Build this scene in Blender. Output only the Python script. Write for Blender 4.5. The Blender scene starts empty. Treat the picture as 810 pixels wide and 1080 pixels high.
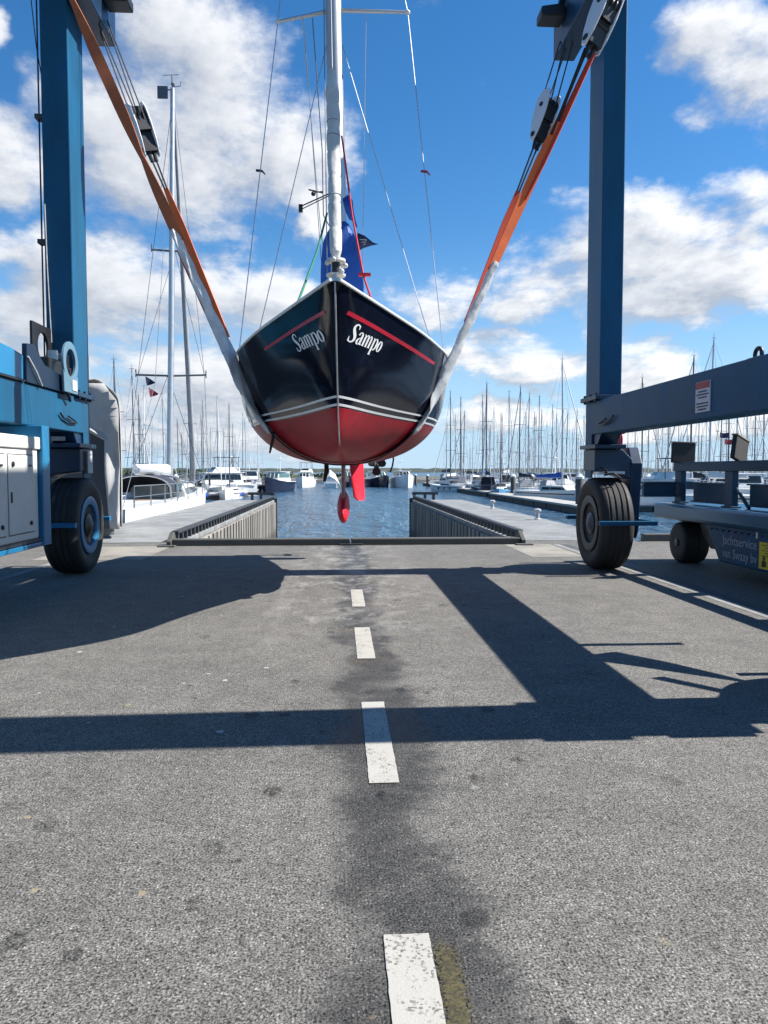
import bpy, bmesh, math, random
from mathutils import Vector, Matrix
random.seed(7)
S = bpy.context.scene
COL = S.collection
PI = math.pi
R = math.radians

# ------------------------------------------------------------------ camera
F_PX, W_PX, H_PX = 811.0, 810.0, 1080.0
PITCH = math.atan(43 / F_PX)
YAW = math.atan(47 / F_PX * math.cos(PITCH))
CAM_Z = 1.5
fw = Vector((math.sin(YAW) * math.cos(PITCH), math.cos(YAW) * math.cos(PITCH), -math.sin(PITCH)))
rt = Vector((math.cos(YAW), -math.sin(YAW), 0))
up = rt.cross(fw)
CAM = Vector((0, 0, CAM_Z))

def at(px, py, Y):
    """point of the photograph's ray (px, py) at world depth Y"""
    d = fw * F_PX + rt * (px - 405) + up * (540 - py)
    return CAM + d * (Y / d.y)

cd = bpy.data.cameras.new('camera')
cam = bpy.data.objects.new('camera', cd); COL.objects.link(cam)
cd.sensor_fit = 'VERTICAL'; cd.sensor_height = 32; cd.lens = 32 * F_PX / H_PX
cd.clip_start = 0.05; cd.clip_end = 20000
cam.matrix_world = Matrix(((rt.x, up.x, -fw.x, 0), (rt.y, up.y, -fw.y, 0), (rt.z, up.z, -fw.z, CAM_Z), (0, 0, 0, 1)))
S.camera = cam

# ------------------------------------------------------------------ materials
def mat(name, col, rough=0.5, metal=0.0, spec=0.5, var=0.12, vscale=3.0, bump=0.0, bscale=40.0, coat=0.0, stretch=(1, 1, 1), dirt=None):
    m = bpy.data.materials.new(name); m.use_nodes = True
    nt = m.node_tree; N = nt.nodes; L = nt.links
    p = N['Principled BSDF']
    p.inputs['Roughness'].default_value = rough; p.inputs['Metallic'].default_value = metal
    p.inputs['Specular IOR Level'].default_value = spec
    p.inputs['Coat Weight'].default_value = coat; p.inputs['Coat Roughness'].default_value = 0.05
    tc = N.new('ShaderNodeTexCoord'); mp = N.new('ShaderNodeMapping'); mp.inputs['Scale'].default_value = stretch
    L.new(tc.outputs['Object'], mp.inputs['Vector'])
    nz = N.new('ShaderNodeTexNoise'); nz.inputs['Scale'].default_value = vscale; nz.inputs['Detail'].default_value = 6; nz.inputs['Roughness'].default_value = 0.65
    L.new(mp.outputs[0], nz.inputs['Vector'])
    rp = N.new('ShaderNodeValToRGB')
    rp.color_ramp.elements[0].position = 0.3; rp.color_ramp.elements[1].position = 0.72
    c = Vector(col)
    lo = c * (1 - var); hi = c * (1 + var)
    if dirt: lo = c.lerp(Vector(dirt), 0.6)
    rp.color_ramp.elements[0].color = (*lo, 1); rp.color_ramp.elements[1].color = (*hi, 1)
    L.new(nz.outputs['Fac'], rp.inputs['Fac']); L.new(rp.outputs['Color'], p.inputs['Base Color'])
    mr = N.new('ShaderNodeMapRange'); mr.inputs['To Min'].default_value = max(0.02, rough * 0.75); mr.inputs['To Max'].default_value = min(1, rough * 1.3)
    L.new(nz.outputs['Fac'], mr.inputs['Value']); L.new(mr.outputs[0], p.inputs['Roughness'])
    if bump > 0:
        n2 = N.new('ShaderNodeTexNoise'); n2.inputs['Scale'].default_value = bscale; n2.inputs['Detail'].default_value = 5
        L.new(mp.outputs[0], n2.inputs['Vector'])
        b = N.new('ShaderNodeBump'); b.inputs['Strength'].default_value = bump; b.inputs['Distance'].default_value = 0.02
        L.new(n2.outputs['Fac'], b.inputs['Height']); L.new(b.outputs[0], p.inputs['Normal'])
    return m

M = {}
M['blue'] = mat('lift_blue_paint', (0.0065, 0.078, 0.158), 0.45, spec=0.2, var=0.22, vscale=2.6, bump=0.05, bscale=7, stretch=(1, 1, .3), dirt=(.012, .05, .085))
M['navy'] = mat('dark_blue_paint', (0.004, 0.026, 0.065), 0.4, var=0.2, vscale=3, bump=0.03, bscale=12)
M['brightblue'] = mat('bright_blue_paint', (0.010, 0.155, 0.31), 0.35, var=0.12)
M['ringblue'] = mat('pale_blue_paint', (0.10, 0.19, 0.25), 0.45, var=0.12)
M['black'] = mat('black_metal', (0.012, 0.013, 0.015), 0.45, var=0.3)
M['rubber'] = mat('rubber', (0.021, 0.020, 0.019), 0.7, var=0.55, vscale=5, bump=0.15, bscale=60)
M['cabinet'] = mat('cabinet_white', (0.62, 0.62, 0.58), 0.45, var=0.06, vscale=4)
M['seam'] = mat('door_seam', (0.08, 0.08, 0.08), 0.7)
M['steel'] = mat('brushed_steel', (0.42, 0.43, 0.44), 0.32, metal=0.9, var=0.15, vscale=8, stretch=(4, 1, 4))
M['rope'] = mat('steel_wire', (0.05, 0.05, 0.055), 0.5, metal=0.4, var=0.25, vscale=50)
M['plate'] = mat('grey_plate', (0.45, 0.47, 0.48), 0.45, var=0.12, vscale=9, dirt=(0.2, 0.2, 0.2))
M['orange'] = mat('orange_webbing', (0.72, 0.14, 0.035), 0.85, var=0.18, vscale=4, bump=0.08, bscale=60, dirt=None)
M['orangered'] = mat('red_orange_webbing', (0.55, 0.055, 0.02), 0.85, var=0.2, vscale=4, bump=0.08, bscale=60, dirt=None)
M['brownweb'] = mat('brown_webbing', (0.32, 0.09, 0.035), 0.9, var=0.25, vscale=4, bump=0.08, bscale=60, dirt=None)  # brown tone of the near left strap
M['sleeve'] = mat('white_sleeve', (0.54, 0.55, 0.55), 0.8, var=0.12, vscale=5, bump=0.22, bscale=9, dirt=(0.28, 0.28, 0.28))
M['darkweb'] = mat('black_webbing', (0.02, 0.018, 0.018), 0.9, var=0.2)
M['white'] = mat('white_gelcoat', (0.72, 0.72, 0.70), 0.25, var=0.05, vscale=1.2)
M['offwhite'] = mat('offwhite_gelcoat', (0.60, 0.60, 0.56), 0.35, var=0.07, vscale=1.2)
M['navyhull'] = mat('navy_gelcoat', (0.010, 0.014, 0.035), 0.18, var=0.2, vscale=1)
M['bluehull'] = mat('light_blue_gelcoat', (0.12, 0.30, 0.48), 0.3, var=0.08, vscale=1)
M['glass'] = mat('boat_window', (0.012, 0.018, 0.022), 0.08, var=0.3, vscale=1)
M['greenglass'] = mat('tinted_window', (0.05, 0.11, 0.11), 0.08, var=0.3, vscale=1)
M['alu'] = mat('mast_aluminium', (0.50, 0.51, 0.52), 0.38, metal=0.55, var=0.1, vscale=3)
M['greymast'] = mat('painted_mast', (0.30, 0.31, 0.33), 0.5, metal=0.2, var=0.12, vscale=2)
M['darkmast'] = mat('dark_mast', (0.10, 0.11, 0.125), 0.5, metal=0.2, var=0.12, vscale=2)
M['coverblue'] = mat('blue_canvas', (0.008, 0.075, 0.36), 0.6, var=0.15, vscale=4, bump=0.25, bscale=9)
M['coverdark'] = mat('dark_canvas', (0.02, 0.022, 0.03), 0.85, var=0.2, vscale=3)
M['covergrey'] = mat('grey_canvas', (0.30, 0.31, 0.32), 0.85, var=0.15, vscale=3, bump=0.2)
M['coverwhite'] = mat('white_canvas', (0.66, 0.66, 0.64), 0.8, var=0.08, vscale=3, bump=0.2)
M['coverred'] = mat('red_canvas', (0.30, 0.03, 0.03), 0.85, var=0.15, vscale=3)
M['tan'] = mat('tan_canvas', (0.36, 0.24, 0.14), 0.85, var=0.2, vscale=5, bump=0.3)
M['sail'] = mat('furled_sailcloth', (0.58, 0.57, 0.53), 0.75, var=0.10, vscale=6, bump=0.45, bscale=14, stretch=(1, 1, 0.5), dirt=(0.36, 0.35, 0.32))
M['red'] = mat('antifouling_red', (0.62, 0.012, 0.030), 0.6, spec=.2, var=0.10, vscale=3, bump=0.05)
M['darkred'] = mat('dark_red_keel', (0.24, 0.02, 0.03), 0.5, var=0.2, vscale=4)  # darker red than the bulb, on the keel fin only
M['stripe_red'] = mat('cove_red', (0.42, 0.012, 0.03), 0.3, var=0.1)
M['lineRed'] = mat('red_rope', (0.50, 0.02, 0.035), 0.8, var=0.15, vscale=20)
M['lineGreen'] = mat('green_rope', (0.012, 0.16, 0.11), 0.8, var=0.15, vscale=20)
M['wire'] = mat('stay_wire', (0.42, 0.43, 0.45), 0.35, metal=0.6, var=0.12, vscale=4)
M['thinwire'] = mat('thin_rigging', (0.16, 0.17, 0.19), 0.5, metal=0.2, var=0.1)
M['letter'] = mat('white_lettering', (0.78, 0.78, 0.78), 0.4, var=0.03)
M['transporter'] = mat('transporter_blue', (0.006, 0.070, 0.150), 0.5, spec=.25, var=0.2, vscale=3, bump=0.04, bscale=10)
M['tgrey'] = mat('blue_grey_beam', (0.028, 0.068, 0.108), 0.5, spec=.25, var=0.15, vscale=3, bump=0.04, bscale=10)
M['chrome'] = mat('polished_roller', (0.05, 0.135, 0.22), 0.32, metal=0.35, var=0.1, vscale=3, stretch=(1, .12, 1))
M['pad'] = mat('cradle_pad', (0.035, 0.030, 0.026), 0.8, var=0.3, vscale=6)
M['padedge'] = mat('pad_wood', (0.25, 0.20, 0.14), 0.8, var=0.2, vscale=9)
M['yellow'] = mat('yellow_sticker', (0.72, 0.55, 0.02), 0.5, var=0.05)
M['ink'] = mat('print_ink', (0.04, 0.04, 0.045), 0.6, var=0.05)
M['signwhite'] = mat('sign_white', (0.62, 0.63, 0.65), 0.5, var=0.06)
M['signred'] = mat('sign_red', (0.42, 0.07, 0.06), 0.5, var=0.06)
M['pinkhose'] = mat('red_hose', (0.62, 0.06, 0.10), 0.5, var=0.1)
M['tarp'] = mat('grey_tarpaulin', (0.41, 0.405, 0.39), 0.7, spec=.25, var=0.22, vscale=2.0, bump=1.0, bscale=3.2, stretch=(1, 1, 0.35))
M['darkpanel'] = mat('dark_panel', (0.055, 0.06, 0.068), 0.6, var=0.12, vscale=3)
M['kerb'] = mat('kerb_steel', (0.055, 0.057, 0.052), 0.6, var=0.3, vscale=4, bump=0.15, dirt=(0.10, 0.085, 0.06))
M['railsteel'] = mat('rail_steel', (0.035, 0.038, 0.042), 0.6, var=0.3, vscale=5)
M['pile'] = mat('timber_pile', (0.085, 0.078, 0.07), 0.8, var=0.3, vscale=3, stretch=(1, 1, .3), bump=0.3)
M['pilecap'] = mat('pile_cap', (0.6, 0.6, 0.58), 0.6, var=0.1)
M['pontoonside'] = mat('pontoon_float', (0.055, 0.052, 0.048), 0.8, var=0.3, vscale=2)
M['pontoondeck'] = mat('pontoon_deck', (0.36, 0.35, 0.32), 0.8, var=0.15, vscale=2)
M['hedge'] = mat('far_trees', (0.045, 0.058, 0.045), 0.9, var=0.4, vscale=0.05)
M['bank'] = mat('stone_bank', (0.13, 0.13, 0.11), 0.9, var=0.4, vscale=0.8, bump=0.5, bscale=1)
M['flagnavy'] = mat('navy_flag', (0.015, 0.02, 0.06), 0.8)
M['flagred'] = mat('dark_red_flag', (0.25, 0.03, 0.05), 0.8)

def nodes_of(name):
    m = bpy.data.materials.new(name); m.use_nodes = True
    return m, m.node_tree.nodes, m.node_tree.links, m.node_tree.nodes['Principled BSDF']

def math_node(N, L, op, a, b=None, c=None, clamp=False):
    n = N.new('ShaderNodeMath'); n.operation = op; n.use_clamp = clamp
    for i, v in enumerate((a, b, c)):
        if v is None: continue
        if isinstance(v, (int, float)): n.inputs[i].default_value = v
        else: L.new(v, n.inputs[i])
    return n.outputs[0]

def noise(N, L, vec, scale, detail=4, rough=0.6, stretch=None):
    if stretch:
        mp = N.new('ShaderNodeMapping'); mp.inputs['Scale'].default_value = stretch
        L.new(vec, mp.inputs['Vector']); vec = mp.outputs[0]
    n = N.new('ShaderNodeTexNoise'); n.inputs['Scale'].default_value = scale
    n.inputs['Detail'].default_value = detail; n.inputs['Roughness'].default_value = rough
    L.new(vec, n.inputs['Vector']); return n.outputs['Fac']

def ramp(N, L, fac, a, b, lo=0.0, hi=1.0, smooth=True):
    n = N.new('ShaderNodeMapRange'); n.interpolation_type = 'SMOOTHSTEP' if smooth else 'LINEAR'
    for k, v in (('From Min', a), ('From Max', b), ('To Min', lo), ('To Max', hi)): n.inputs[k].default_value = v
    L.new(fac, n.inputs['Value']); return n.outputs[0]

def mixc(N, L, fac, a, b, blend='MIX'):
    n = N.new('ShaderNodeMix'); n.data_type = 'RGBA'; n.blend_type = blend
    if isinstance(fac, float): n.inputs[0].default_value = fac
    else: L.new(fac, n.inputs[0])
    for i, v in ((6, a), (7, b)):
        if isinstance(v, tuple): n.inputs[i].default_value = (*v, 1)
        else: L.new(v, n.inputs[i])
    return n.outputs[2]

def asphalt():
    m, N, L, p = nodes_of('asphalt')
    tc = N.new('ShaderNodeTexCoord'); P = tc.outputs['Object']
    sx = N.new('ShaderNodeSeparateXYZ'); L.new(P, sx.inputs[0]); X, Y = sx.outputs[0], sx.outputs[1]
    wv = N.new('ShaderNodeTexNoise'); wv.inputs['Scale'].default_value = 60; wv.inputs['Detail'].default_value = 2; L.new(P, wv.inputs['Vector'])
    wj = N.new('ShaderNodeVectorMath'); wj.operation = 'MULTIPLY_ADD'; L.new(wv.outputs['Color'], wj.inputs[0]); wj.inputs[1].default_value = (.012, .012, .012); L.new(P, wj.inputs[2])
    n1 = noise(N, L, P, 120, 3, .6); n2 = noise(N, L, P, 30, 4, .7)
    val = ramp(N, L, n1, .36, .64, 0.028, 0.215, False)
    val = math_node(N, L, 'MULTIPLY', val, ramp(N, L, n2, .34, .66, .66, 1.34, False))
    vo = N.new('ShaderNodeTexVoronoi'); vo.inputs['Scale'].default_value = 72; L.new(wj.outputs[0], vo.inputs['Vector'])
    bw = N.new('ShaderNodeSeparateColor'); L.new(vo.outputs['Color'], bw.inputs[0])
    chipm = math_node(N, L, 'MULTIPLY', ramp(N, L, bw.outputs[0], .58, .70), ramp(N, L, vo.outputs['Distance'], .22, .42, 1, 0))
    val = math_node(N, L, 'ADD', val, math_node(N, L, 'MULTIPLY', chipm, ramp(N, L, bw.outputs[1], 0, 1, .01, .20, False)))
    pit = math_node(N, L, 'MULTIPLY', ramp(N, L, bw.outputs[0], .34, .22), ramp(N, L, vo.outputs['Distance'], .25, .5, 1, 0))
    val = math_node(N, L, 'MULTIPLY', val, math_node(N, L, 'SUBTRACT', 1.0, math_node(N, L, 'MULTIPLY', pit, .6)))
    # broad tone patches
    big = noise(N, L, P, 0.55, 6, 0.62)
    val = math_node(N, L, 'MULTIPLY', val, ramp(N, L, big, 0.28, 0.72, 0.84, 1.16, False))
    med = noise(N, L, P, 3.6, 8, 0.78)
    val = math_node(N, L, 'MULTIPLY', val, ramp(N, L, med, 0.34, 0.66, 0.78, 1.2, False))
    # dark damp, oily band along the middle of the lane
    wob = noise(N, L, P, 0.9, 4, 0.6)
    xc = math_node(N, L, 'ADD', X, math_node(N, L, 'MULTIPLY', math_node(N, L, 'SUBTRACT', wob, 0.5), 0.9))
    dx = math_node(N, L, 'ABSOLUTE', math_node(N, L, 'SUBTRACT', xc, 0.22))
    band = ramp(N, L, dx, 0.02, 0.42, 1.0, 0.0)
    bn = ramp(N, L, noise(N, L, P, 2.3, 6, 0.7), 0.30, 0.62)
    band = math_node(N, L, 'MULTIPLY', band, math_node(N, L, 'ADD', math_node(N, L, 'MULTIPLY', bn, 0.45), 0.45))
    rag = math_node(N, L, 'ADD', math_node(N, L, 'MULTIPLY', math_node(N, L, 'SUBTRACT', noise(N, L, P, 7, 8, .8), .5), .75), math_node(N, L, 'MULTIPLY', math_node(N, L, 'SUBTRACT', n2, .5), 1.7))
    band = ramp(N, L, math_node(N, L, 'ADD', band, math_node(N, L, 'MULTIPLY', rag, math_node(N, L, 'GREATER_THAN', band, .02))), .18, .62)
    val = math_node(N, L, 'MULTIPLY', val, math_node(N, L, 'SUBTRACT', 1.0, math_node(N, L, 'MULTIPLY', band, ramp(N, L, bn, 0, 1, .36, .64, False))))
    # oil spots, more of them either side of the middle
    sp = N.new('ShaderNodeTexVoronoi'); sp.inputs['Scale'].default_value = 4.2; sp.inputs['Randomness'].default_value = 1.0
    spn = N.new('ShaderNodeMapping'); spn.inputs['Scale'].default_value = (1, .75, 1)
    jit = N.new('ShaderNodeTexNoise'); jit.inputs['Scale'].default_value = 14; jit.inputs['Detail'].default_value = 3; L.new(P, jit.inputs['Vector'])
    add = N.new('ShaderNodeVectorMath'); add.operation = 'MULTIPLY_ADD'; L.new(jit.outputs['Color'], add.inputs[0]); add.inputs[1].default_value = (.05, .05, 0); L.new(P, add.inputs[2])
    L.new(add.outputs[0], spn.inputs['Vector']); L.new(spn.outputs[0], sp.inputs['Vector'])
    spc = N.new('ShaderNodeSeparateColor'); L.new(sp.outputs['Color'], spc.inputs[0])
    rad = ramp(N, L, spc.outputs[0], 0.25, 1.0, 0.03, 0.27, False)
    spot = ramp(N, L, math_node(N, L, 'SUBTRACT', rad, sp.outputs['Distance']), -0.03, 0.05)
    near = ramp(N, L, math_node(N, L, 'ABSOLUTE', math_node(N, L, 'SUBTRACT', X, 0.2)), 0.7, 2.4, 1.0, 0.15)
    spot = math_node(N, L, 'MULTIPLY', math_node(N, L, 'MULTIPLY', spot, near), ramp(N, L, noise(N, L, P, 1.1, 2), 0.34, 0.46))
    val = math_node(N, L, 'MULTIPLY', val, math_node(N, L, 'SUBTRACT', 1.0, math_node(N, L, 'MULTIPLY', spot, ramp(N, L, n2, .38, .60, .72, .30))))
    cr = N.new('ShaderNodeCombineColor')
    for i, k in enumerate((0.99, 0.935, 0.835)): L.new(math_node(N, L, 'MULTIPLY', val, k), cr.inputs[i])
    col = cr.outputs[0]
    # dried salt and silt streaks by the slip
    yz = math_node(N, L, 'MULTIPLY', ramp(N, L, Y, 5.6, 8.5), ramp(N, L, Y, 15.2, 15.6, 1, 0))
    xz = ramp(N, L, math_node(N, L, 'ABSOLUTE', math_node(N, L, 'SUBTRACT', X, 0.15)), 0.35, 1.35, 1.0, 0.0)
    rid = math_node(N, L, 'ABSOLUTE', math_node(N, L, 'SUBTRACT', noise(N, L, P, 1.6, 4, 0.55, (1.0, .55, 1)), 0.5))
    salt = math_node(N, L, 'MULTIPLY', ramp(N, L, rid, 0.0, 0.06, 1, 0), math_node(N, L, 'MULTIPLY', yz, xz))
    sw = ramp(N, L, noise(N, L, P, 2.4, 7, 0.75, (1, .5, 1)), 0.50, 0.68)
    salt = math_node(N, L, 'MAXIMUM', math_node(N, L, 'MULTIPLY', math_node(N, L, 'MULTIPLY', salt, ramp(N, L, noise(N, L, P, 2.1, 4, .6), .40, .60)), 0.5), math_node(N, L, 'MULTIPLY', math_node(N, L, 'MULTIPLY', sw, 0.8), math_node(N, L, 'MULTIPLY', yz, xz)))
    salt = math_node(N, L, 'MULTIPLY', salt, ramp(N, L, noise(N, L, P, 40, 3), 0.3, 0.6, 0.45, 1.0))
    col = mixc(N, L, salt, col, (0.33, 0.32, 0.295))
    rust = math_node(N, L, 'MULTIPLY', ramp(N, L, noise(N, L, P, 1.3, 5, 0.7), 0.55, 0.72), math_node(N, L, 'MULTIPLY', ramp(N, L, Y, 5.5, 6.3), ramp(N, L, Y, 7.8, 8.8, 1, 0)))
    rust = math_node(N, L, 'MULTIPLY', rust, math_node(N, L, 'MULTIPLY', xz, 0.4))
    col = mixc(N, L, rust, col, (0.15, 0.105, 0.065))
    # chips of paint: white, blue and ochre
    ch = N.new('ShaderNodeTexVoronoi'); ch.inputs['Scale'].default_value = 7.5; L.new(add.outputs[0], ch.inputs['Vector'])
    cc = N.new('ShaderNodeSeparateColor'); L.new(ch.outputs['Color'], cc.inputs[0])
    crad = ramp(N, L, cc.outputs[0], 0.66, 1.0, 0.0, 0.17, False)
    chip = ramp(N, L, math_node(N, L, 'SUBTRACT', crad, ch.outputs['Distance']), 0.0, 0.025)
    chip = math_node(N, L, 'MULTIPLY', chip, ramp(N, L, X, -0.55, -0.35, 1.0, 0.35))
    ccol = N.new('ShaderNodeValToRGB'); ccol.color_ramp.interpolation = 'CONSTANT'
    e = ccol.color_ramp.elements; e[0].color = (0.42, 0.42, 0.40, 1); e[1].position = .62; e[1].color = (0.03, 0.07, 0.12, 1)
    x = e.new(0.80); x.color = (0.02, 0.022, 0.024, 1); x = e.new(0.92); x.color = (0.26, 0.21, 0.13, 1)
    L.new(cc.outputs[2], ccol.inputs['Fac'])
    col = mixc(N, L, math_node(N, L, 'MULTIPLY', chip, 0.8), col, ccol.outputs['Color'])
    L.new(col, p.inputs['Base Color'])
    rg = ramp(N, L, band, 0.0, 0.8, 0.82, 0.52, False)
    L.new(rg, p.inputs['Roughness']); p.inputs['Specular IOR Level'].default_value = 0.35
    b = N.new('ShaderNodeBump'); b.inputs['Strength'].default_value = 0.6; b.inputs['Distance'].default_value = 0.006
    hh = math_node(N, L, 'ADD', n1, math_node(N, L, 'SUBTRACT', math_node(N, L, 'MULTIPLY', chipm, .5), math_node(N, L, 'MULTIPLY', pit, .6)))
    L.new(hh, b.inputs['Height']); L.new(b.outputs[0], p.inputs['Normal'])
    return m
M['asphalt'] = asphalt()

def concrete(name, c, rough=0.85, lines=None, dark=(0.12, 0.12, 0.11)):
    m, N, L, p = nodes_of(name)
    tc = N.new('ShaderNodeTexCoord'); P = tc.outputs['Object']
    f = ramp(N, L, noise(N, L, P, 0.9, 9, 0.75), 0.36, 0.66)
    col = mixc(N, L, f, tuple(x * 0.58 for x in c), c)
    g = ramp(N, L, noise(N, L, P, 26, 4, 0.7), 0.35, 0.7, 0.0, 0.28)
    col = mixc(N, L, g, col, dark)
    if lines:
        sx = N.new('ShaderNodeSeparateXYZ'); L.new(P, sx.inputs[0])
        fr = math_node(N, L, 'FRACT', math_node(N, L, 'DIVIDE', sx.outputs[lines[0]], lines[1]))
        d = math_node(N, L, 'ABSOLUTE', math_node(N, L, 'SUBTRACT', fr, 0.5))
        j = ramp(N, L, d, 0.5 - lines[2], 0.5 - lines[2] * 0.4, 0.0, 0.85)
        col = mixc(N, L, j, col, (0.03, 0.03, 0.028))
    L.new(col, p.inputs['Base Color']); p.inputs['Roughness'].default_value = rough
    b = N.new('ShaderNodeBump'); b.inputs['Strength'].default_value = 0.3; b.inputs['Distance'].default_value = 0.01
    L.new(noise(N, L, P, 60, 3), b.inputs['Height']); L.new(b.outputs[0], p.inputs['Normal'])
    return m
M['beige'] = concrete('beige_concrete', (0.30, 0.275, 0.225))
M['pierdeck'] = concrete('pier_concrete', (0.27, 0.275, 0.27), lines=(1, 2.4, 0.006))
M['drain'] = concrete('drain_concrete', (0.27, 0.265, 0.25), lines=(1, 1.0, 0.01))
M['drainrail'] = mat('drain_channel', (0.07, 0.07, 0.068), 0.7, var=0.25, vscale=4)

def planks():
    m, N, L, p = nodes_of('timber_piling')
    tc = N.new('ShaderNodeTexCoord'); P = tc.outputs['Object']
    sx = N.new('ShaderNodeSeparateXYZ'); L.new(P, sx.inputs[0])
    q = math_node(N, L, 'DIVIDE', sx.outputs[1], 0.32)
    idx = math_node(N, L, 'FLOOR', q)
    wn = N.new('ShaderNodeTexWhiteNoise'); wn.noise_dimensions = '1D'; L.new(idx, wn.inputs['W'])
    fr = math_node(N, L, 'FRACT', q)
    edge = ramp(N, L, math_node(N, L, 'ABSOLUTE', math_node(N, L, 'SUBTRACT', fr, 0.5)), 0.44, 0.485)
    tone = math_node(N, L, 'ADD', 0.6, math_node(N, L, 'MULTIPLY', wn.outputs['Value'], 0.55))
    st = noise(N, L, P, 2.2, 6, 0.7, (1, 3, 0.35))
    tone = math_node(N, L, 'MULTIPLY', tone, ramp(N, L, st, 0.3, 0.7, 0.65, 1.2))
    wet = ramp(N, L, math_node(N, L, 'ADD', sx.outputs[2], math_node(N, L, 'MULTIPLY', st, 0.5)), -1.5, -1.0, 0.45, 1.0)
    tone = math_node(N, L, 'MULTIPLY', tone, wet)
    cc = N.new('ShaderNodeCombineColor')
    for i, k in enumerate((0.30, 0.275, 0.235)): L.new(math_node(N, L, 'MULTIPLY', tone, k), cc.inputs[i])
    col = mixc(N, L, math_node(N, L, 'MULTIPLY', edge, 0.8), cc.outputs[0], (0.025, 0.023, 0.02))
    L.new(col, p.inputs['Base Color']); p.inputs['Roughness'].default_value = 0.85
    b = N.new('ShaderNodeBump'); b.inputs['Strength'].default_value = 0.8; b.inputs['Distance'].default_value = 0.05
    L.new(math_node(N, L, 'SUBTRACT', 1.0, edge), b.inputs['Height']); L.new(b.outputs[0], p.inputs['Normal'])
    return m
M['planks'] = planks()

def water():
    m, N, L, p = nodes_of('harbour_water')
    tc = N.new('ShaderNodeTexCoord'); P = tc.outputs['Object']
    p.inputs['Base Color'].default_value = (0.020, 0.065, 0.115, 1); p.inputs['Roughness'].default_value = 0.20; p.inputs['IOR'].default_value = 1.33
    a = noise(N, L, P, 0.55, 5, 0.65, (0.55, 1.2, 1)); b_ = noise(N, L, P, 2.6, 3, 0.6, (0.6, 1.4, 1))
    c_ = noise(N, L, P, 1.0, 4, 0.62, (0.30, 0.075, 1))
    h = math_node(N, L, 'ADD', math_node(N, L, 'MULTIPLY', a, 1.0), math_node(N, L, 'ADD', math_node(N, L, 'MULTIPLY', b_, 0.22), math_node(N, L, 'MULTIPLY', c_, 2.6)))
    b = N.new('ShaderNodeBump'); b.inputs['Strength'].default_value = 1.0; b.inputs['Distance'].default_value = 0.9
    L.new(h, b.inputs['Height']); L.new(b.outputs[0], p.inputs['Normal'])
    return m
M['water'] = water()

def line_paint():
    m, N, L, p = nodes_of('worn_road_paint')
    tc = N.new('ShaderNodeTexCoord'); P = tc.outputs['Object']
    vo = N.new('ShaderNodeTexVoronoi'); vo.inputs['Scale'].default_value = 120; L.new(P, vo.inputs['Vector'])
    sc = N.new('ShaderNodeSeparateColor'); L.new(vo.outputs['Color'], sc.inputs[0])
    w = math_node(N, L, 'ADD', math_node(N, L, 'MULTIPLY', noise(N, L, P, 5, 5, 0.7), 1.2), math_node(N, L, 'MULTIPLY', sc.outputs[0], 0.5))
    f = ramp(N, L, w, 0.98, 1.16)
    col = mixc(N, L, f, (0.37, 0.355, 0.315), (0.12, 0.112, 0.10))
    st = ramp(N, L, noise(N, L, P, 2.3, 5), 0.35, 0.7, 0.0, 0.35)
    col = mixc(N, L, st, col, (0.30, 0.275, 0.23))
    L.new(col, p.inputs['Base Color']); p.inputs['Roughness'].default_value = 0.8
    b = N.new('ShaderNodeBump'); b.inputs['Strength'].default_value = 0.4; b.inputs['Distance'].default_value = 0.004
    L.new(noise(N, L, P, 130, 3), b.inputs['Height']); L.new(b.outputs[0], p.inputs['Normal'])
    return m
M['line'] = line_paint()

def moss():
    m, N, L, p = nodes_of('ochre_moss_stain')
    tc = N.new('ShaderNodeTexCoord'); P = tc.outputs['Object']
    vo = N.new('ShaderNodeTexVoronoi'); vo.inputs['Scale'].default_value = 130; L.new(P, vo.inputs['Vector'])
    sc = N.new('ShaderNodeSeparateColor'); L.new(vo.outputs['Color'], sc.inputs[0])
    col = mixc(N, L, sc.outputs[0], (0.030, 0.027, 0.017), (0.095, 0.078, 0.028))
    L.new(col, p.inputs['Base Color']); p.inputs['Roughness'].default_value = 0.85
    sx = N.new('ShaderNodeSeparateXYZ'); L.new(P, sx.inputs[0])
    # ragged worn edge: holes where the asphalt shows through
    fx = ramp(N, L, math_node(N, L, 'ABSOLUTE', math_node(N, L, 'SUBTRACT', sx.outputs[0], 0.325)), 0.0, 0.07, 1.0, 0.0)
    fy = ramp(N, L, sx.outputs[1], 2.22, 2.46, 1, 0)
    a = math_node(N, L, 'ADD', math_node(N, L, 'MULTIPLY', math_node(N, L, 'MULTIPLY', fx, fy), 0.9), math_node(N, L, 'SUBTRACT', math_node(N, L, 'MULTIPLY', sc.outputs[1], 0.6), 0.35))
    L.new(ramp(N, L, a, 0.22, 0.62, 0, .9), p.inputs['Alpha'])
    return m
M['moss'] = moss()

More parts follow.
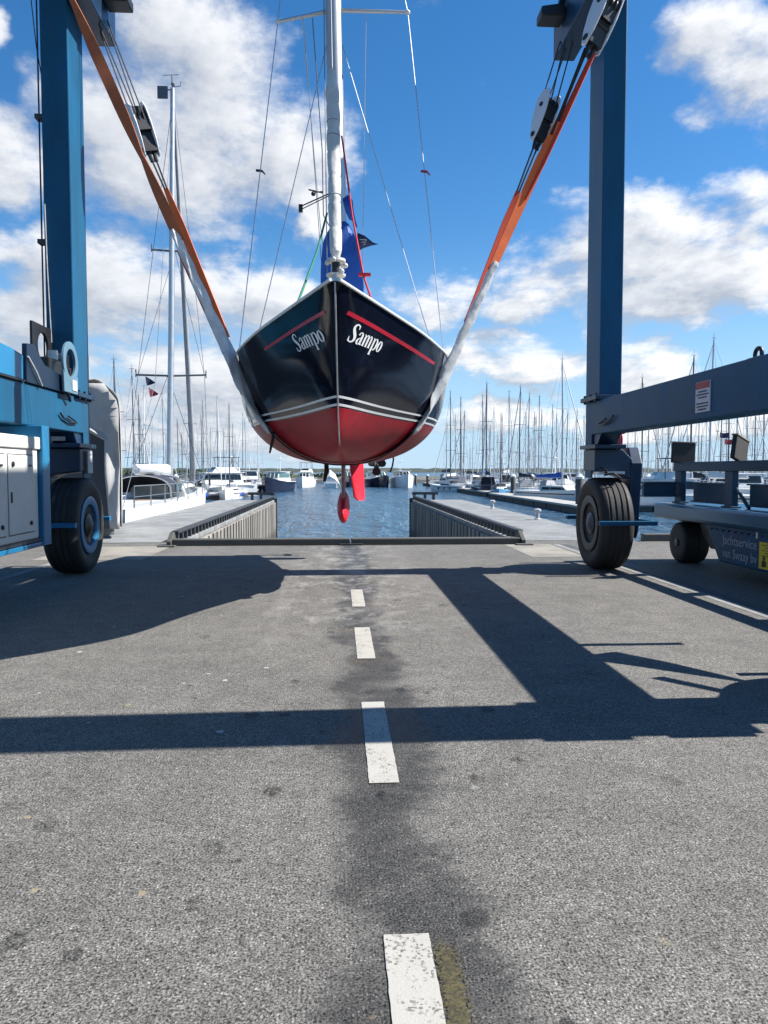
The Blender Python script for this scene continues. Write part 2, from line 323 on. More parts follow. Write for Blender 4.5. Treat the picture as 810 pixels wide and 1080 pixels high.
def hull_paint():
    m, N, L, p = nodes_of('yacht_hull_paint')
    tc = N.new('ShaderNodeTexCoord'); P = tc.outputs['Object']
    sx = N.new('ShaderNodeSeparateXYZ'); L.new(P, sx.inputs[0]); Z = sx.outputs[2]
    n = noise(N, L, P, 3.0, 6, 0.7)
    red = mixc(N, L, ramp(N, L, n, 0.3, 0.7), (0.27, 0.008, 0.018), (0.42, 0.012, 0.025))
    scum_shade = math_node(N, L, 'MULTIPLY', ramp(N, L, noise(N, L, P, 5, 7, 0.75, (1, 1, .4)), 0.46, 0.66, 0, 0.6), ramp(N, L, sx.outputs[1], 1.6, 3.6, .35, 1.0))  # brown patches, deepened aft to stand in for the shade there
    red = mixc(N, L, scum_shade, red, (0.11, 0.035, 0.028))
    navy = mixc(N, L, ramp(N, L, n, 0.3, 0.7), (0.0035, 0.0045, 0.010), (0.006, 0.008, 0.017))
    st = ramp(N, L, Z, 2.070, 2.074)
    L.new(mixc(N, L, st, red, navy), p.inputs['Base Color'])
    L.new(ramp(N, L, st, 0, 1, 0.42, 0.10, False), p.inputs['Roughness'])
    p.inputs['Specular IOR Level'].default_value = 0.18
    b = N.new('ShaderNodeBump'); b.inputs['Strength'].default_value = 0.05; b.inputs['Distance'].default_value = 0.03
    L.new(noise(N, L, P, 1.6, 2), b.inputs['Height']); L.new(b.outputs[0], p.inputs['Normal'])
    return m
M['hull'] = hull_paint()

# ------------------------------------------------------------------ mesh helpers
class MB:
    def __init__(s): s.bm = bmesh.new()
    def box(s, x0, x1, y0, y1, z0, z1):
        v = [s.bm.verts.new(c) for c in ((x0, y0, z0), (x1, y0, z0), (x1, y1, z0), (x0, y1, z0), (x0, y0, z1), (x1, y0, z1), (x1, y1, z1), (x0, y1, z1))]
        for f in ((3, 2, 1, 0), (4, 5, 6, 7), (0, 1, 5, 4), (1, 2, 6, 5), (2, 3, 7, 6), (3, 0, 4, 7)): s.bm.faces.new([v[i] for i in f])
        return s
    def prism(s, poly, axis, a, b):
        """poly: 2D outline; axis the extrusion axis"""
        def mk(p, t):
            return {'x': (t, p[0], p[1]), 'y': (p[0], t, p[1]), 'z': (p[0], p[1], t)}[axis]
        A = [s.bm.verts.new(mk(p, a)) for p in poly]; B = [s.bm.verts.new(mk(p, b)) for p in poly]
        n = len(poly)
        s.bm.faces.new(A); s.bm.faces.new(B[::-1])
        for i in range(n): s.bm.faces.new((A[i], B[i], B[(i + 1) % n], A[(i + 1) % n]))
        return s
    def ring_prism(s, outer, inner, axis, a, b):
        def mk(p, t):
            return {'x': (t, p[0], p[1]), 'y': (p[0], t, p[1]), 'z': (p[0], p[1], t)}[axis]
        n = len(outer)
        g = [[s.bm.verts.new(mk(p, t)) for p in q] for q in (outer, inner) for t in (a, b)]
        oa, ob, ia, ib = g
        for i in range(n):
            j = (i + 1) % n
            for q in ((oa[i], oa[j], ob[j], ob[i]), (ia[j], ia[i], ib[i], ib[j]), (oa[j], oa[i], ia[i], ia[j]), (ob[i], ob[j], ib[j], ib[i])): s.bm.faces.new(q)
        return s
    def path(s, pts, r, n=8, cap=True, flat=None):
        """tube through pts; r radius or list; flat=(dirvec, ratio) squashes it"""
        pts = [Vector(p) for p in pts]
        rs = r if isinstance(r, (list, tuple)) else [r] * len(pts)
        rings = []; ref = None
        for i, p in enumerate(pts):
            d = (pts[min(i + 1, len(pts) - 1)] - pts[max(i - 1, 0)]).normalized()
            if ref is None:
                ref = Vector((0, 0, 1)) if abs(d.z) < 0.9 else Vector((0, 1, 0))
            u = (ref - d * ref.dot(d)).normalized(); w = d.cross(u); ref = u
            rings.append([s.bm.verts.new(p + (u * math.cos(2 * PI * k / n) + w * math.sin(2 * PI * k / n)) * rs[i]) for k in range(n)])
        for a, b in zip(rings, rings[1:]):
            for k in range(n): s.bm.faces.new((a[k], a[(k + 1) % n], b[(k + 1) % n], b[k]))
        if cap: s.bm.faces.new(rings[0][::-1]); s.bm.faces.new(rings[-1])
        return s
    def lathe(s, prof, c, axis, n=32):
        """prof: (radius, t) list, revolved about axis through c"""
        c = Vector(c); rings = []
        for r, t in prof:
            ring = []
            for k in range(n):
                a = 2 * PI * k / n
                o = {'x': (t, r * math.cos(a), r * math.sin(a)), 'y': (r * math.cos(a), t, r * math.sin(a)), 'z': (r * math.cos(a), r * math.sin(a), t)}[axis]
                ring.append(s.bm.verts.new(c + Vector(o)))
            rings.append(ring)
        for a, b in zip(rings, rings[1:]):
            for k in range(n): s.bm.faces.new((a[k], a[(k + 1) % n], b[(k + 1) % n], b[k]))
        s.bm.faces.new(rings[0][::-1]); s.bm.faces.new(rings[-1])
        return s
    def grid(s, rows, close=False):
        g = [[s.bm.verts.new(p) for p in r] for r in rows]
        for a, b in zip(g, g[1:]):
            n = len(a)
            for k in range(n if close else n - 1):
                try: s.bm.faces.new((a[k], a[(k + 1) % n], b[(k + 1) % n], b[k]))
                except ValueError: pass
        return g
    def strip(s, cs, width_dirs, half, thick_dirs, th):
        """flat strap: centre points, width direction, half widths, thickness direction"""
        rows = []
        for c, w, h, t in zip(cs, width_dirs, half, thick_dirs):
            c = Vector(c); w = Vector(w).normalized(); t = Vector(t).normalized()
            rows.append([c - w * h - t * th, c + w * h - t * th, c + w * h + t * th, c - w * h + t * th])
        g = s.grid(rows, True)
        s.bm.faces.new(g[0][::-1]); s.bm.faces.new(g[-1])
        return s
    def sphere(s, c, r, sc=(1, 1, 1), seg=16):
        m = Matrix.Translation(c) @ Matrix.Diagonal((*[r * k for k in sc], 1))
        bmesh.ops.create_uvsphere(s.bm, u_segments=seg, v_segments=seg // 2, radius=1, matrix=m)
        return s
    def build(s, name, m, parent=None, smooth=False, bevel=0.0, seg=2, solid=0.0, sub=0, recalc=True):
        bm = s.bm
        bmesh.ops.remove_doubles(bm, verts=bm.verts, dist=1e-5)
        if recalc: bmesh.ops.recalc_face_normals(bm, faces=bm.faces)
        base = parent
        off = Vector((0, 0, 0))
        while base is not None:
            off += base.location; base = base.parent
        if off.length > 0: bmesh.ops.translate(bm, verts=bm.verts, vec=-off)
        me = bpy.data.meshes.new(name); bm.to_mesh(me); bm.free()
        me.materials.append(M[m] if isinstance(m, str) else m)
        if smooth:
            for p in me.polygons: p.use_smooth = True
        o = bpy.data.objects.new(name, me); COL.objects.link(o)
        if parent is not None: o.parent = parent
        if smooth:
            me.set_sharp_from_angle(angle=R(38))
        if bevel:
            b = o.modifiers.new('bevel', 'BEVEL'); b.width = bevel; b.segments = seg; b.limit_method = 'ANGLE'; b.angle_limit = R(40)
        if solid:
            q = o.modifiers.new('solid', 'SOLIDIFY'); q.thickness = solid; q.offset = -1
        if sub:
            q = o.modifiers.new('sub', 'SUBSURF'); q.levels = sub; q.render_levels = sub
        return o

def tag(o, label=None, cat=None, group=None, kind=None):
    if label: o['label'] = label
    if cat: o['category'] = cat
    if group: o['group'] = group
    if kind: o['kind'] = kind
    return o

def thing(name, loc, label, cat, group=None):
    o = bpy.data.objects.new(name, None); COL.objects.link(o); o.location = loc; o.empty_display_size = 0.2
    return tag(o, label, cat, group)

KIDS = {}
def copy_tree(o, parent=None):
    c = o.copy(); COL.objects.link(c); c.parent = parent
    for ch in list(o.children): copy_tree(ch, c)
    return c

def circle(cx, cy, r, n=32): return [(cx + r * math.cos(2 * PI * k / n), cy + r * math.sin(2 * PI * k / n)) for k in range(n)]

def lerp_tab(tab, x):
    """Catmull-Rom through (x, y) table"""
    if x <= tab[0][0]: return tab[0][1]
    if x >= tab[-1][0]: return tab[-1][1]
    for i in range(len(tab) - 1):
        if tab[i][0] <= x <= tab[i + 1][0]:
            x0, y0 = tab[i]; x1, y1 = tab[i + 1]; h = x1 - x0; t = (x - x0) / h
            def slope(k):
                if k == 0: return (tab[1][1] - tab[0][1]) / (tab[1][0] - tab[0][0])
                if k == len(tab) - 1: return (tab[-1][1] - tab[-2][1]) / (tab[-1][0] - tab[-2][0])
                return (tab[k + 1][1] - tab[k - 1][1]) / (tab[k + 1][0] - tab[k - 1][0])
            m0, m1 = slope(i) * h, slope(i + 1) * h
            return (2*t**3 - 3*t*t + 1) * y0 + (t**3 - 2*t*t + t) * m0 + (-2*t**3 + 3*t*t) * y1 + (t**3 - t*t) * m1

def sstep(a, b, x):
    t = min(1, max(0, (x - a) / (b - a))); return t * t * (3 - 2 * t)

# ------------------------------------------------------------------ ground, slip and water
WZ = -2.0
tag(MB().box(-300, 3.351 * 0 + 300, -120, 16.3, -3.4, 0.0).build('ground', 'asphalt'), kind='structure')
mb = MB(); mb.grid([[(-6000, -400, WZ), (6000, -400, WZ)], [(-6000, 9000, WZ), (6000, 9000, WZ)]])
tag(mb.build('water', 'water'), kind='structure')
for x0, x1 in ((3.36, 4.30), (-5.2, -3.36)):
    tag(MB().box(x0, x1, 13.2, 15.52, -0.05, 0.004).build('concrete_strip', 'beige'), kind='structure')
mb = MB().box(4.36, 4.50, -10, 15.5, -0.05, 0.004)
tag(mb.build('drain_strip', 'drain'), kind='structure')
tag(MB().box(4.53, 4.68, -10, 15.5, -0.05, 0.0042).build('drain_channel', 'drainrail'), kind='structure')
tag(MB().box(-4.75, -4.62, -10, 13.1, -0.05, 0.004).build('drain_strip', 'drain'), kind='structure')
for y0, y1 in ((1.2, 2.405), (3.617, 4.92), (6.08, 7.31), (8.45, 9.68)):
    # slightly ragged outline, like sprayed road paint
    mb = MB(); n = 44
    rows = []
    for i in range(n + 1):
        y = y0 + (y1 - y0) * i / n
        j = lambda: random.uniform(-.0016, .0016)
        rows.append([(0.138 + j(), y + (j() if i in (0, n) else 0), 0.0045), (0.21, y, 0.0045), (0.284 + j(), y + (j() if i in (0, n) else 0), 0.0045)])
    mb.grid(rows); tag(mb.build('line_marking', 'line'), kind='structure')
mb = MB(); mb.grid([[(0.20, 1.2, 0.004), (0.42, 1.2, 0.004)], [(0.20, 2.6, 0.004), (0.42, 2.6, 0.004)]])
tag(mb.build('moss_stain', 'moss'), kind='structure')

# kerb beam across the slip
kb = thing('kerb_beam', (0.2, 15.7, 0), 'dark steel kerb beam lying across the head of the slip in front of the water', 'kerb')
MB().box(-3.42, 0.215, 15.58, 15.84, 0, 0.135).build('beam', 'kerb', kb, bevel=0.02)
MB().box(0.235, 3.72, 15.58, 15.84, 0, 0.135).build('beam', 'kerb', kb, bevel=0.02)
MB().box(-0.02, 0.47, 15.52, 15.575, 0.0, 0.035).build('joint_plate', 'railsteel', kb, bevel=0.008)
for s in (-1, 1):
    x = -3.45 if s < 0 else 3.72
    MB().prism([(15.50, 0), (15.98, 0), (15.98, 0.16), (15.86, 0.27), (15.50, 0.10)], 'x', x, x + 0.09).build('end_stop', 'kerb', kb, bevel=0.012)
    MB().box(x - .14, x + .2, 15.30, 15.50, 0.0, 0.03).build('end_plate', 'kerb', kb, bevel=0.008)

def pier(side):
    xi = -3.36 if side < 0 else 3.78
    xo = -6.2 if side < 0 else 6.38
    lab = ('pale concrete pier left of the slip with a sunlit plank wall' if side < 0 else 'pale concrete pier right of the slip with a shaded plank wall')
    t = thing('pier', (xi, 16.3, 0), lab, 'pier')
    a, b = min(xi, xo), max(xi, xo)
    MB().box(a + .02, b - .02, 16.31, 40.0, -3.4, -0.10).build('core', 'planks', t)
    MB().box(a, b, 16.302, 40.03, -0.10, 0.012).build('deck', 'pierdeck', t, bevel=0.015)
    # slotted kerb rail along the slip edge
    mb = MB(); mp = MB()
    xr0, xr1 = (xi - 0.17, xi - 0.02) if side < 0 else (xi + 0.02, xi + 0.17)
    mb.box(xr0, xr1, 16.35, 39.9, 0.185, 0.245)
    y = 16.4
    while y < 39.9:
        if y < 16.5: ft = MB().box(xr0 + .02, xr1 - .02, y, y + 0.11, 0.012, 0.185).build('rail_foot', 'railsteel', t)
        else:
            f2 = ft.copy(); COL.objects.link(f2); f2.parent = t; f2.location = (0, y - 16.4, 0)
        y += 0.46
    mb.build('kerb_rail', 'railsteel', t, bevel=0.01)
    # timber wall facing the slip
    w0, w1 = (xi - 0.018, xi + 0.10) if side < 0 else (xi - 0.10, xi + 0.018)
    mw = MB(); yy = 16.32; k = 0
    while yy < 40.0:
        d = 0.035 * (k % 2); 
        x0, x1 = (w0, w1 - d) if side < 0 else (w0 + d, w1)
        mw.box(x0, x1, yy + .004, yy + 0.316, -3.4, -0.115); yy += 0.32; k += 1
    mw.build('wall', 'planks', t, bevel=0.012)
    MB().box(min(w0, w1) - .03, max(w0, w1) + .03, 39.98, 40.12, -3.4, 0.10).build('corner_post', 'railsteel', t)
    e = MB().box(a + 1.5 if side < 0 else xi, xi if side < 0 else xi + 1.35, 39.86, 39.98, 0.28, 0.42)
    for px_ in ((xi - 1.2, xi - .75, xi - .16) if side < 0 else (xi + .05, xi + .6, xi + 1.05)): e.box(px_, px_ + 0.14, 39.87, 39.97, 0.0, 0.28)
    e.build('end_rail', 'railsteel', t)
    return t
pier(-1); pier(1)
for i, (px, py, lab) in enumerate(((562, 549, 'small steel bollard on the right pier edge, nearer one'), (515, 537, 'small steel bollard on the right pier edge, farther one'))):
    Y = 1216 / (py - 497); p = at(px, py, Y)
    t = thing('bollard', (6.1, p.y, 0.012), lab, 'bollard', 'bollards on the right pier')
    MB().lathe([(.10, 0), (.10, .02), (.06, .04), (.055, .22), (.11, .26), (.11, .31), (.05, .34)], (6.1, p.y, 0.012), 'z', 16).build('post', 'plate', t, smooth=True)
kq = thing('quay_kerb', (20, 16.2, 0), 'low timber kerb along the quay edge behind the right wheel and transporter', 'kerb')
MB().box(6.5, 60, 16.05, 16.25, 0, 0.16).build('beam', 'kerb', kq, bevel=0.02)
kq = thing('quay_kerb', (-20, 16.2, 0), 'low timber kerb along the quay edge left of the covered boat', 'kerb')
MB().box(-60, -8.6, 16.05, 16.25, 0, 0.16).build('beam', 'kerb', kq, bevel=0.02)

# ------------------------------------------------------------------ travel lift
LIFT = thing('boat_lift', (0, 8, 0), 'large blue wheeled boat lift straddling the slip, holding the yacht in its slings', 'boat lift')
XI = {1: 3.81, -1: -3.72}
def sx_box(mb, s, a, b, y0, y1, z0, z1):
    """a, b: distances outward from the inner face"""
    x0, x1 = XI[s] + s * a, XI[s] + s * b
    return mb.box(min(x0, x1), max(x0, x1), y0, y1, z0, z1)
YF, YR = 11.46, 4.55

def wheel(s, yc, zc=0.705, r=0.705):
    x0 = 3.80 if s > 0 else -3.66
    xc = x0 + s * 0.25
    w = 0.245
    prof = [(0.40, -w * .80), (0.47, -w * .93), (0.58, -w * 1.0), (0.655, -w * .93), (0.69, -w * .78)]
    for t0 in (-.52, -.18, .18, .52):
        prof += [(0.700, w * (t0 - .085)), (0.688, w * (t0 - .05)), (0.688, w * (t0 + .05)), (0.700, w * (t0 + .085))]
    prof += [(0.69, w * .78), (0.655, w * .93), (0.58, w), (0.47, w * .93), (0.40, w * .80)]
    ty = MB().lathe([(a * r / .705, b) for a, b in prof], (xc, yc, zc), 'x', 56).build('wheel', 'rubber', LIFT, smooth=True)
    xin = xc - s * w                                           # inner face, towards the yacht
    rim = MB()
    n = 40
    pr = [(0.42, s * .03), (0.425, -s * .020), (0.40, -s * .026), (0.31, -s * .014), (0.295, s * .02), (0.285, s * .08), (0.20, s * .09), (0.19, s * .03), (0.14, s * .01)]
    rim.lathe(pr, (xin + s * .03, yc, zc), 'x', n)
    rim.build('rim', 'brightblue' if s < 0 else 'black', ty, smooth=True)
    hub = MB().lathe([(0.17, s * .06), (0.165, s * .0), (0.11, -s * .02), (0.06, -s * .045), (0.02, -s * .05)], (xin + s * .035, yc, zc), 'x', 24)
    for k in range(10):
        a = 2 * PI * k / 10
        hub.lathe([(0.02, s * .09), (0.02, s * .03), (0.012, s * .025)], (xin + s * .02, yc + .225 * math.cos(a), zc + .225 * math.sin(a)), 'x', 8)
    hub.build('hub', 'black' if s < 0 else 'navy', ty, smooth=True)
    # fork and guard
    fk = MB()
    xo = xc + s * (w + 0.06); xo2 = xo + s * 0.17
    a, b = min(xo, xo2), max(xo, xo2)
    fk.prism([(yc - .30, 1.62), (yc - .16, 1.86), (yc + .30, 1.86), (yc + .30, .56), (yc + .12, .48), (yc - .12, .48), (yc - .20, .60)], 'x', a, b)
    fk.prism([(XI[s], 1.83), (XI[s], 1.50), (XI[s] + s * .36, 1.455), (XI[s] + s * .55, 1.38), (xo2, 1.38), (xo2, 1.55), (XI[s] + s * .42, 1.83)], 'y', yc - .27, yc + .26)
    fk.build('wheel_fork', 'navy', LIFT, bevel=0.015)
    MB().lathe([(0.11, 0), (0.11, s * .34), (.05, s * .36)], (xc + s * .16, yc, zc), 'x', 20).build('axle', 'black', LIFT, smooth=True)
    g = MB()
    x0g, x1g = XI[s] - s * .10, xo2 + s * .03
    p, q = min(x0g, x1g), max(x0g, x1g)
    for yy in (yc - r - .13, yc + r + .05): g.box(p, q, yy, yy + .085, .72, .785)
    m0, m1 = min(xo2 + s * .002, xo2 + s * .06), max(xo2 + s * .002, xo2 + s * .06)
    g.box(m0, m1, yc - r - .045, yc + r + .05, .715, .78)
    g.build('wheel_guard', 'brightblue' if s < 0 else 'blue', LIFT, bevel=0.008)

for s in (1, -1):
    d_ = 0.33 if s > 0 else 0.37
    for yc in (YF, YR):
        mb = MB(); sx_box(mb, s, 0.0, d_, yc - .31, yc + .32, 2.62, 8.50)
        mb.build('post', 'blue', LIFT, bevel=0.014)
        fl = MB(); sx_box(fl, s, -.07, d_ + .07, yc - .36, yc + .37, 2.553, 2.618)
        f2 = MB(); sx_box(f2, s, -.07, d_ + .07, yc - .36, yc + .37, 1.835, 1.895); f2.build('flange', 'navy', LIFT, bevel=0.008)
        for (bx, by) in ((-.035, -.25), (-.035, 0), (-.035, .25)):
            sx_box(fl, s, bx - .018, bx + .018, yc + by - .018, yc + by + .018, 2.52, 2.655)
        fl.build('flange', 'navy', LIFT, bevel=0.008)
        # knee between side beam and wheel fork
        kn = MB()
        inw = yc - .31 if yc == YF else yc + .32
        x0, x1 = sorted((XI[s] + s * .03, XI[s] + s * d_))
        sg = 1 if yc == YF else -1
        kn.prism([(yc - sg * .33, 2.06), (yc + sg * .315, 2.06), (yc + sg * .315, 1.895), (yc - sg * .17, 1.895)], 'x', x0, x1)
        kn.build('knee', 'navy', LIFT, bevel=0.01)
        pl = MB(); x0, x1 = sorted((XI[s] + s * .001, XI[s] + s * .028))
        ya, yb = sorted((yc + sg * .02, yc + sg * .318))
        pl.box(x0, x1, ya, yb, 1.895, 2.06); pl.box(x0, x1, ya, yb, 1.40, 1.834)
        pl.build('side_plate', 'blue', LIFT, bevel=0.006)
        wheel(s, yc + 0.12)
    mb = MB(); sx_box(mb, s, 0, d_, YR - .31, YF + .318, 2.05, 2.55); mb.build('side_beam', 'blue', LIFT, bevel=0.014)
    # top beam carrying the slings
    x0, x1 = sorted((s * 3.37, s * 3.70))
    tb = MB().box(x0, x1, YR - .5, 12.25, 7.93, 8.50)
    tb.build('top_beam', 'navy', LIFT, bevel=0.012)
    lug = MB()
    x0, x1 = sorted((s * 3.36, s * 3.0))
    lug.prism([(x0, 8.22), (x1, 8.22), (x1, 8.42), (x0, 8.36)] if s > 0 else [(x0, 8.22), (x1, 8.22), (x1, 8.36), (x0, 8.42)], 'y', YF + .1, YF + .42)
    lug.build('end_bracket', 'black', LIFT, bevel=0.02)
    br = MB().box(*sorted((s * 3.30, XI[s] + s * d_)), YF - .30, YF + .31, 8.503, 8.9)
    br.box(*sorted((s * 3.30, XI[s] + s * d_)), YR - .30, YR + .31, 8.503, 8.9)
    br.build('beam_seat', 'blue', LIFT, bevel=0.01)
    sk = MB()
    # little bent rod hook on the inner face of the side beam
    y = 10.9; x = XI[s] - s * .03
    sk.path([(x + s * .03, y + .25, 2.20), (x, y + .22, 2.185), (x, y - .05, 2.17), (x, y - .30, 2.215), (x, y - .42, 2.27)], .014, 8)
    sk.path([(x, y + .22, 2.185), (x, y - .02, 2.235), (x, y - .12, 2.25)], .012, 8)
    sk.build('rope_hook', 'black', LIFT, smooth=True)
cb = MB().box(-4.09, 4.14, YR - .30, YR + .31, 8.905, 9.5); cb.build('cross_beam', 'blue', LIFT, bevel=0.014)

# right side details
sg = thing_sign = MB().prism([(9.17, 2.30), (9.50, 2.30), (9.50, 2.60 - .02 + .0), (9.17, 2.58)], 'x', 3.800, 3.808) if False else None
sy0, sy1 = 8.02, 8.335
def beam_pt(px, py, x): # where the ray meets the plane X = x
    d = fw * F_PX + rt * (px - 405) + up * (540 - py); return CAM + d * (x / d.x)
p0, p1 = beam_pt(733.5, 426, 3.8), beam_pt(749, 400, 3.8)
ya, yb = p1.y, p0.y
za, zb = 2.12, 2.44
ws = MB().box(3.798, 3.8095, ya, yb, za, zb).build('warning_sign', 'signwhite', LIFT)
MB().box(3.7955, 3.7978, ya + .004, yb - .004, zb - .075, zb - .004).build('sign_header', 'signred', ws)
tx = MB()
rnd = random.Random(3)
for i in range(7):
    z = zb - .105 - i * .031
    c = (ya + yb) / 2; h = (yb - ya) / 2 * (0.55 + .35 * rnd.random())
    if i == 3: continue
    y = c - h
    while y < c + h:
        w_ = .018 + .03 * rnd.random(); tx.box(3.7958, 3.7978, y, min(y + w_, c + h), z - .008, z + .007); y += w_ + .008
tx.build('sign_text', 'ink', ws)
ey = MB(); p = beam_pt(800, 372, 3.95)
pts = [(3.95, p.y + .06 * math.cos(a), 2.555 + .045 + .06 * math.sin(a)) for a in [R(-40 + 260 * k / 12) for k in range(13)]]
ey.path(pts, .02, 10); ey.box(3.90, 4.0, p.y - .12, p.y + .12, 2.551, 2.575); ey.build('lifting_eye', 'black', LIFT, smooth=True)
hs = MB()
for k in range(4):
    r_ = .10 + .012 * (k % 2)
    hs.path([(4.20 + .03 * k, 11.62 + r_ * math.cos(a), 1.98 + 1.15 * r_ * math.sin(a)) for a in [2 * PI * j / 24 for j in range(25)]], .017, 8)
hs.build('hose_coil', 'pinkhose', LIFT, smooth=True)
MB().box(4.16, 4.30, 11.40, 11.95, 2.06, 2.13).build('red_bracket', 'pinkhose', LIFT, bevel=.01)
hz = MB()
hz.path([(4.02, YF + .12, 1.48), (3.97, YF - .2, 1.46), (3.93, YF - .32, 1.50), (3.88, YF - .2, 1.55)], .02, 8)
hz.path([(4.15, YF - .28, 1.40), (4.02, YF - .36, 1.47), (3.90, YF - .30, 1.44)], .014, 8)
hz.build('hydraulic_hose', 'black', LIFT, smooth=True)
tk = MB().box(XI[1] + .02, XI[1] + .42, YF - .26, YF + .24, 1.452, 1.495); tk.build('silver_plate', 'steel', LIFT, bevel=.006)
# unseen fittings outside the right beam, shaped to throw the odd ground shadows
sd = MB()
sd.path([(4.12, 6.15, 2.02), (4.25, 5.8, 1.80), (4.38, 5.30, 1.50)], [.17, .12, .03], 8); sd.path([(4.3, 5.45, 2.0), (4.5, 4.9, 1.75), (4.6, 4.6, 1.3)], [.05, .04, .03], 8)
sd.box(3.98, 4.85, 6.46, 6.55, 1.86, 1.92); sd.box(4.16, 4.22, 6.50, 6.56, 1.86, 2.05)
sd.build('shadow_fitting', 'navy', LIFT, bevel=.01)

# left side details: engine housing, winch, cabinet, pipes
XL = -3.72
def yz(px, py, x=None):
    p = beam_pt(px, py, XL if x is None else x); return (p.y, p.z)
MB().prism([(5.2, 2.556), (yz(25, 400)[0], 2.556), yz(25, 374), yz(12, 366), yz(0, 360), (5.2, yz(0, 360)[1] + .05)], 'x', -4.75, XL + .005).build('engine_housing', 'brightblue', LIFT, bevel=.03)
MB().box(-4.7, XL + .03, 5.3, yz(25, 400)[0] - .03, 2.551, 2.575).build('housing_base', 'black', LIFT)
wp = MB().prism([(yz(25.5, 400)[0], 2.556), (yz(69, 410)[0], 2.556), yz(69, 398), yz(58, 393), yz(45, 385), yz(39, 375), yz(34, 363), yz(25.5, 362)], 'x', XL - .03, XL + .03)
M['shadenavy'] = mat('navy_paint_in_shade', (.0025, .014, .036), .45, var=.2)  # navy darkened to stand in for the shadow on the winch plate
winch = wp.build('winch_plate', 'shadenavy', LIFT, bevel=.006)
outer = [(9.30, 2.86), (9.30, 3.44), (10.10, 3.36), (10.10, 2.82)]
def sq(n, cx, cy, hx, hy):
    o = []
    for k in range(n):
        a = 2 * PI * k / n; c, s_ = math.cos(a), math.sin(a); q = max(abs(c), abs(s_)); o.append((cx + hx * c / q, cy + hy * s_ / q))
    return o
wy, wz = yz(46, 366, XL - .3)
wb = MB().ring_prism(sq(32, wy + .05, wz, .42, .29), circle(wy, wz, .19), 'x', XL - .34, XL - .30)
wb.build('winch_housing', 'black', LIFT, bevel=.008)
dr = MB().lathe([(.30, -.04), (.30, 0), (.2, .01), (.2, .5), (.30, .51), (.30, .55)], (XL - .62, wy + .25, 2.83), 'x', 28)
dr.build('winch_drum', 'black', LIFT, smooth=True)
st_ = MB()
for (y, z, a, b) in ((9.62, 2.98, .06, .16), (9.85, 2.99, .05, .12), (10.02, 3.05, .06, .10), (10.12, 3.22, .07, .30), (10.28, 3.40, .10, .05)):
    st_.box(XL - .22, XL - .10, y - a / 2, y + a / 2, z - b / 2, z + b / 2)
st_.box(XL - .20, XL - .12, 9.95, 10.35, 3.02, 3.06); st_.box(XL - .2, XL - .12, 10.0, 10.32, 3.40, 3.45)
bmesh.ops.translate(st_.bm, verts=st_.bm.verts, vec=(0, wy + .05 - 9.72, wz - 3.11))
st_.build('winch_fitting', 'steel', LIFT, bevel=.01)
rg = MB(); cy, cz = yz(73.5, 383, XL + .08)
rg.ring_prism(circle(cy, cz, .285, 40), circle(cy, cz, .185, 40), 'x', XL + .06, XL + .10)
rg.prism([(cy - .26, 2.556), (cy + .26, 2.556), (cy + .28, 2.80), (cy + .16, 2.758), (cy, 2.70), (cy - .16, 2.758), (cy - .28, 2.84)], 'x', XL + .062, XL + .098)
rg.build('guide_ring', 'ringblue', LIFT, bevel=.008)
MB().box(XL + .101, XL + .108, cy + .02, cy + .20, 2.60, 2.74).build('ring_sticker', 'signwhite', LIFT)
gr = MB().path([(XL + .04, *yz(26, 376)), (XL + .06, *yz(33, 392)), (XL + .05, *yz(40, 407))], .012, 8); gr.build('cable', 'plate', LIFT, smooth=True)
dk = MB().path([(XL + .03, 10.5, 2.62), (XL + .06, 10.62, 2.60), (XL + .07, 10.72, 2.50), (XL + .05, 10.8, 2.46)], .02, 8); dk.build('hydraulic_hose', 'black', LIFT, smooth=True)
ck = MB().box(XL - .5, XL - .04, wy + .25, wy + .95, 2.60, 2.95).box(XL - .3, XL - .06, cy - .35, cy + .40, 2.60, 3.0)
ck.build('winch_motor', 'black', LIFT, bevel=.02)
# pipes up the left post
pp = MB()
xp = at(49.5, 200, 11.3).x
for x, y, r_ in ((xp, 11.3, .014), (xp - .045, 11.34, .018), (xp - .085, 11.3, .012)): pp.path([(x, y, 2.6), (x, y, 8.4)], r_, 8)
pp.path([(xp - .02, 11.3, 6.9), (xp - .10, 11.3, 7.4), (xp - .19, 11.3, 8.4)], .007, 6)
for py in (125, 256): z = at(49, py, 11.3).z; pp.box(xp - .12, -4.09, 11.22, 11.36, z - .03, z + .03)
pp.build('pipe_run', 'rope', LIFT, smooth=False)
MB().path([(-4.02, 11.135, 3.3), (-4.05, 11.12, 4.3), (-4.07, 11.13, 5.2)], .008, 6).build('cable', 'plate', LIFT)
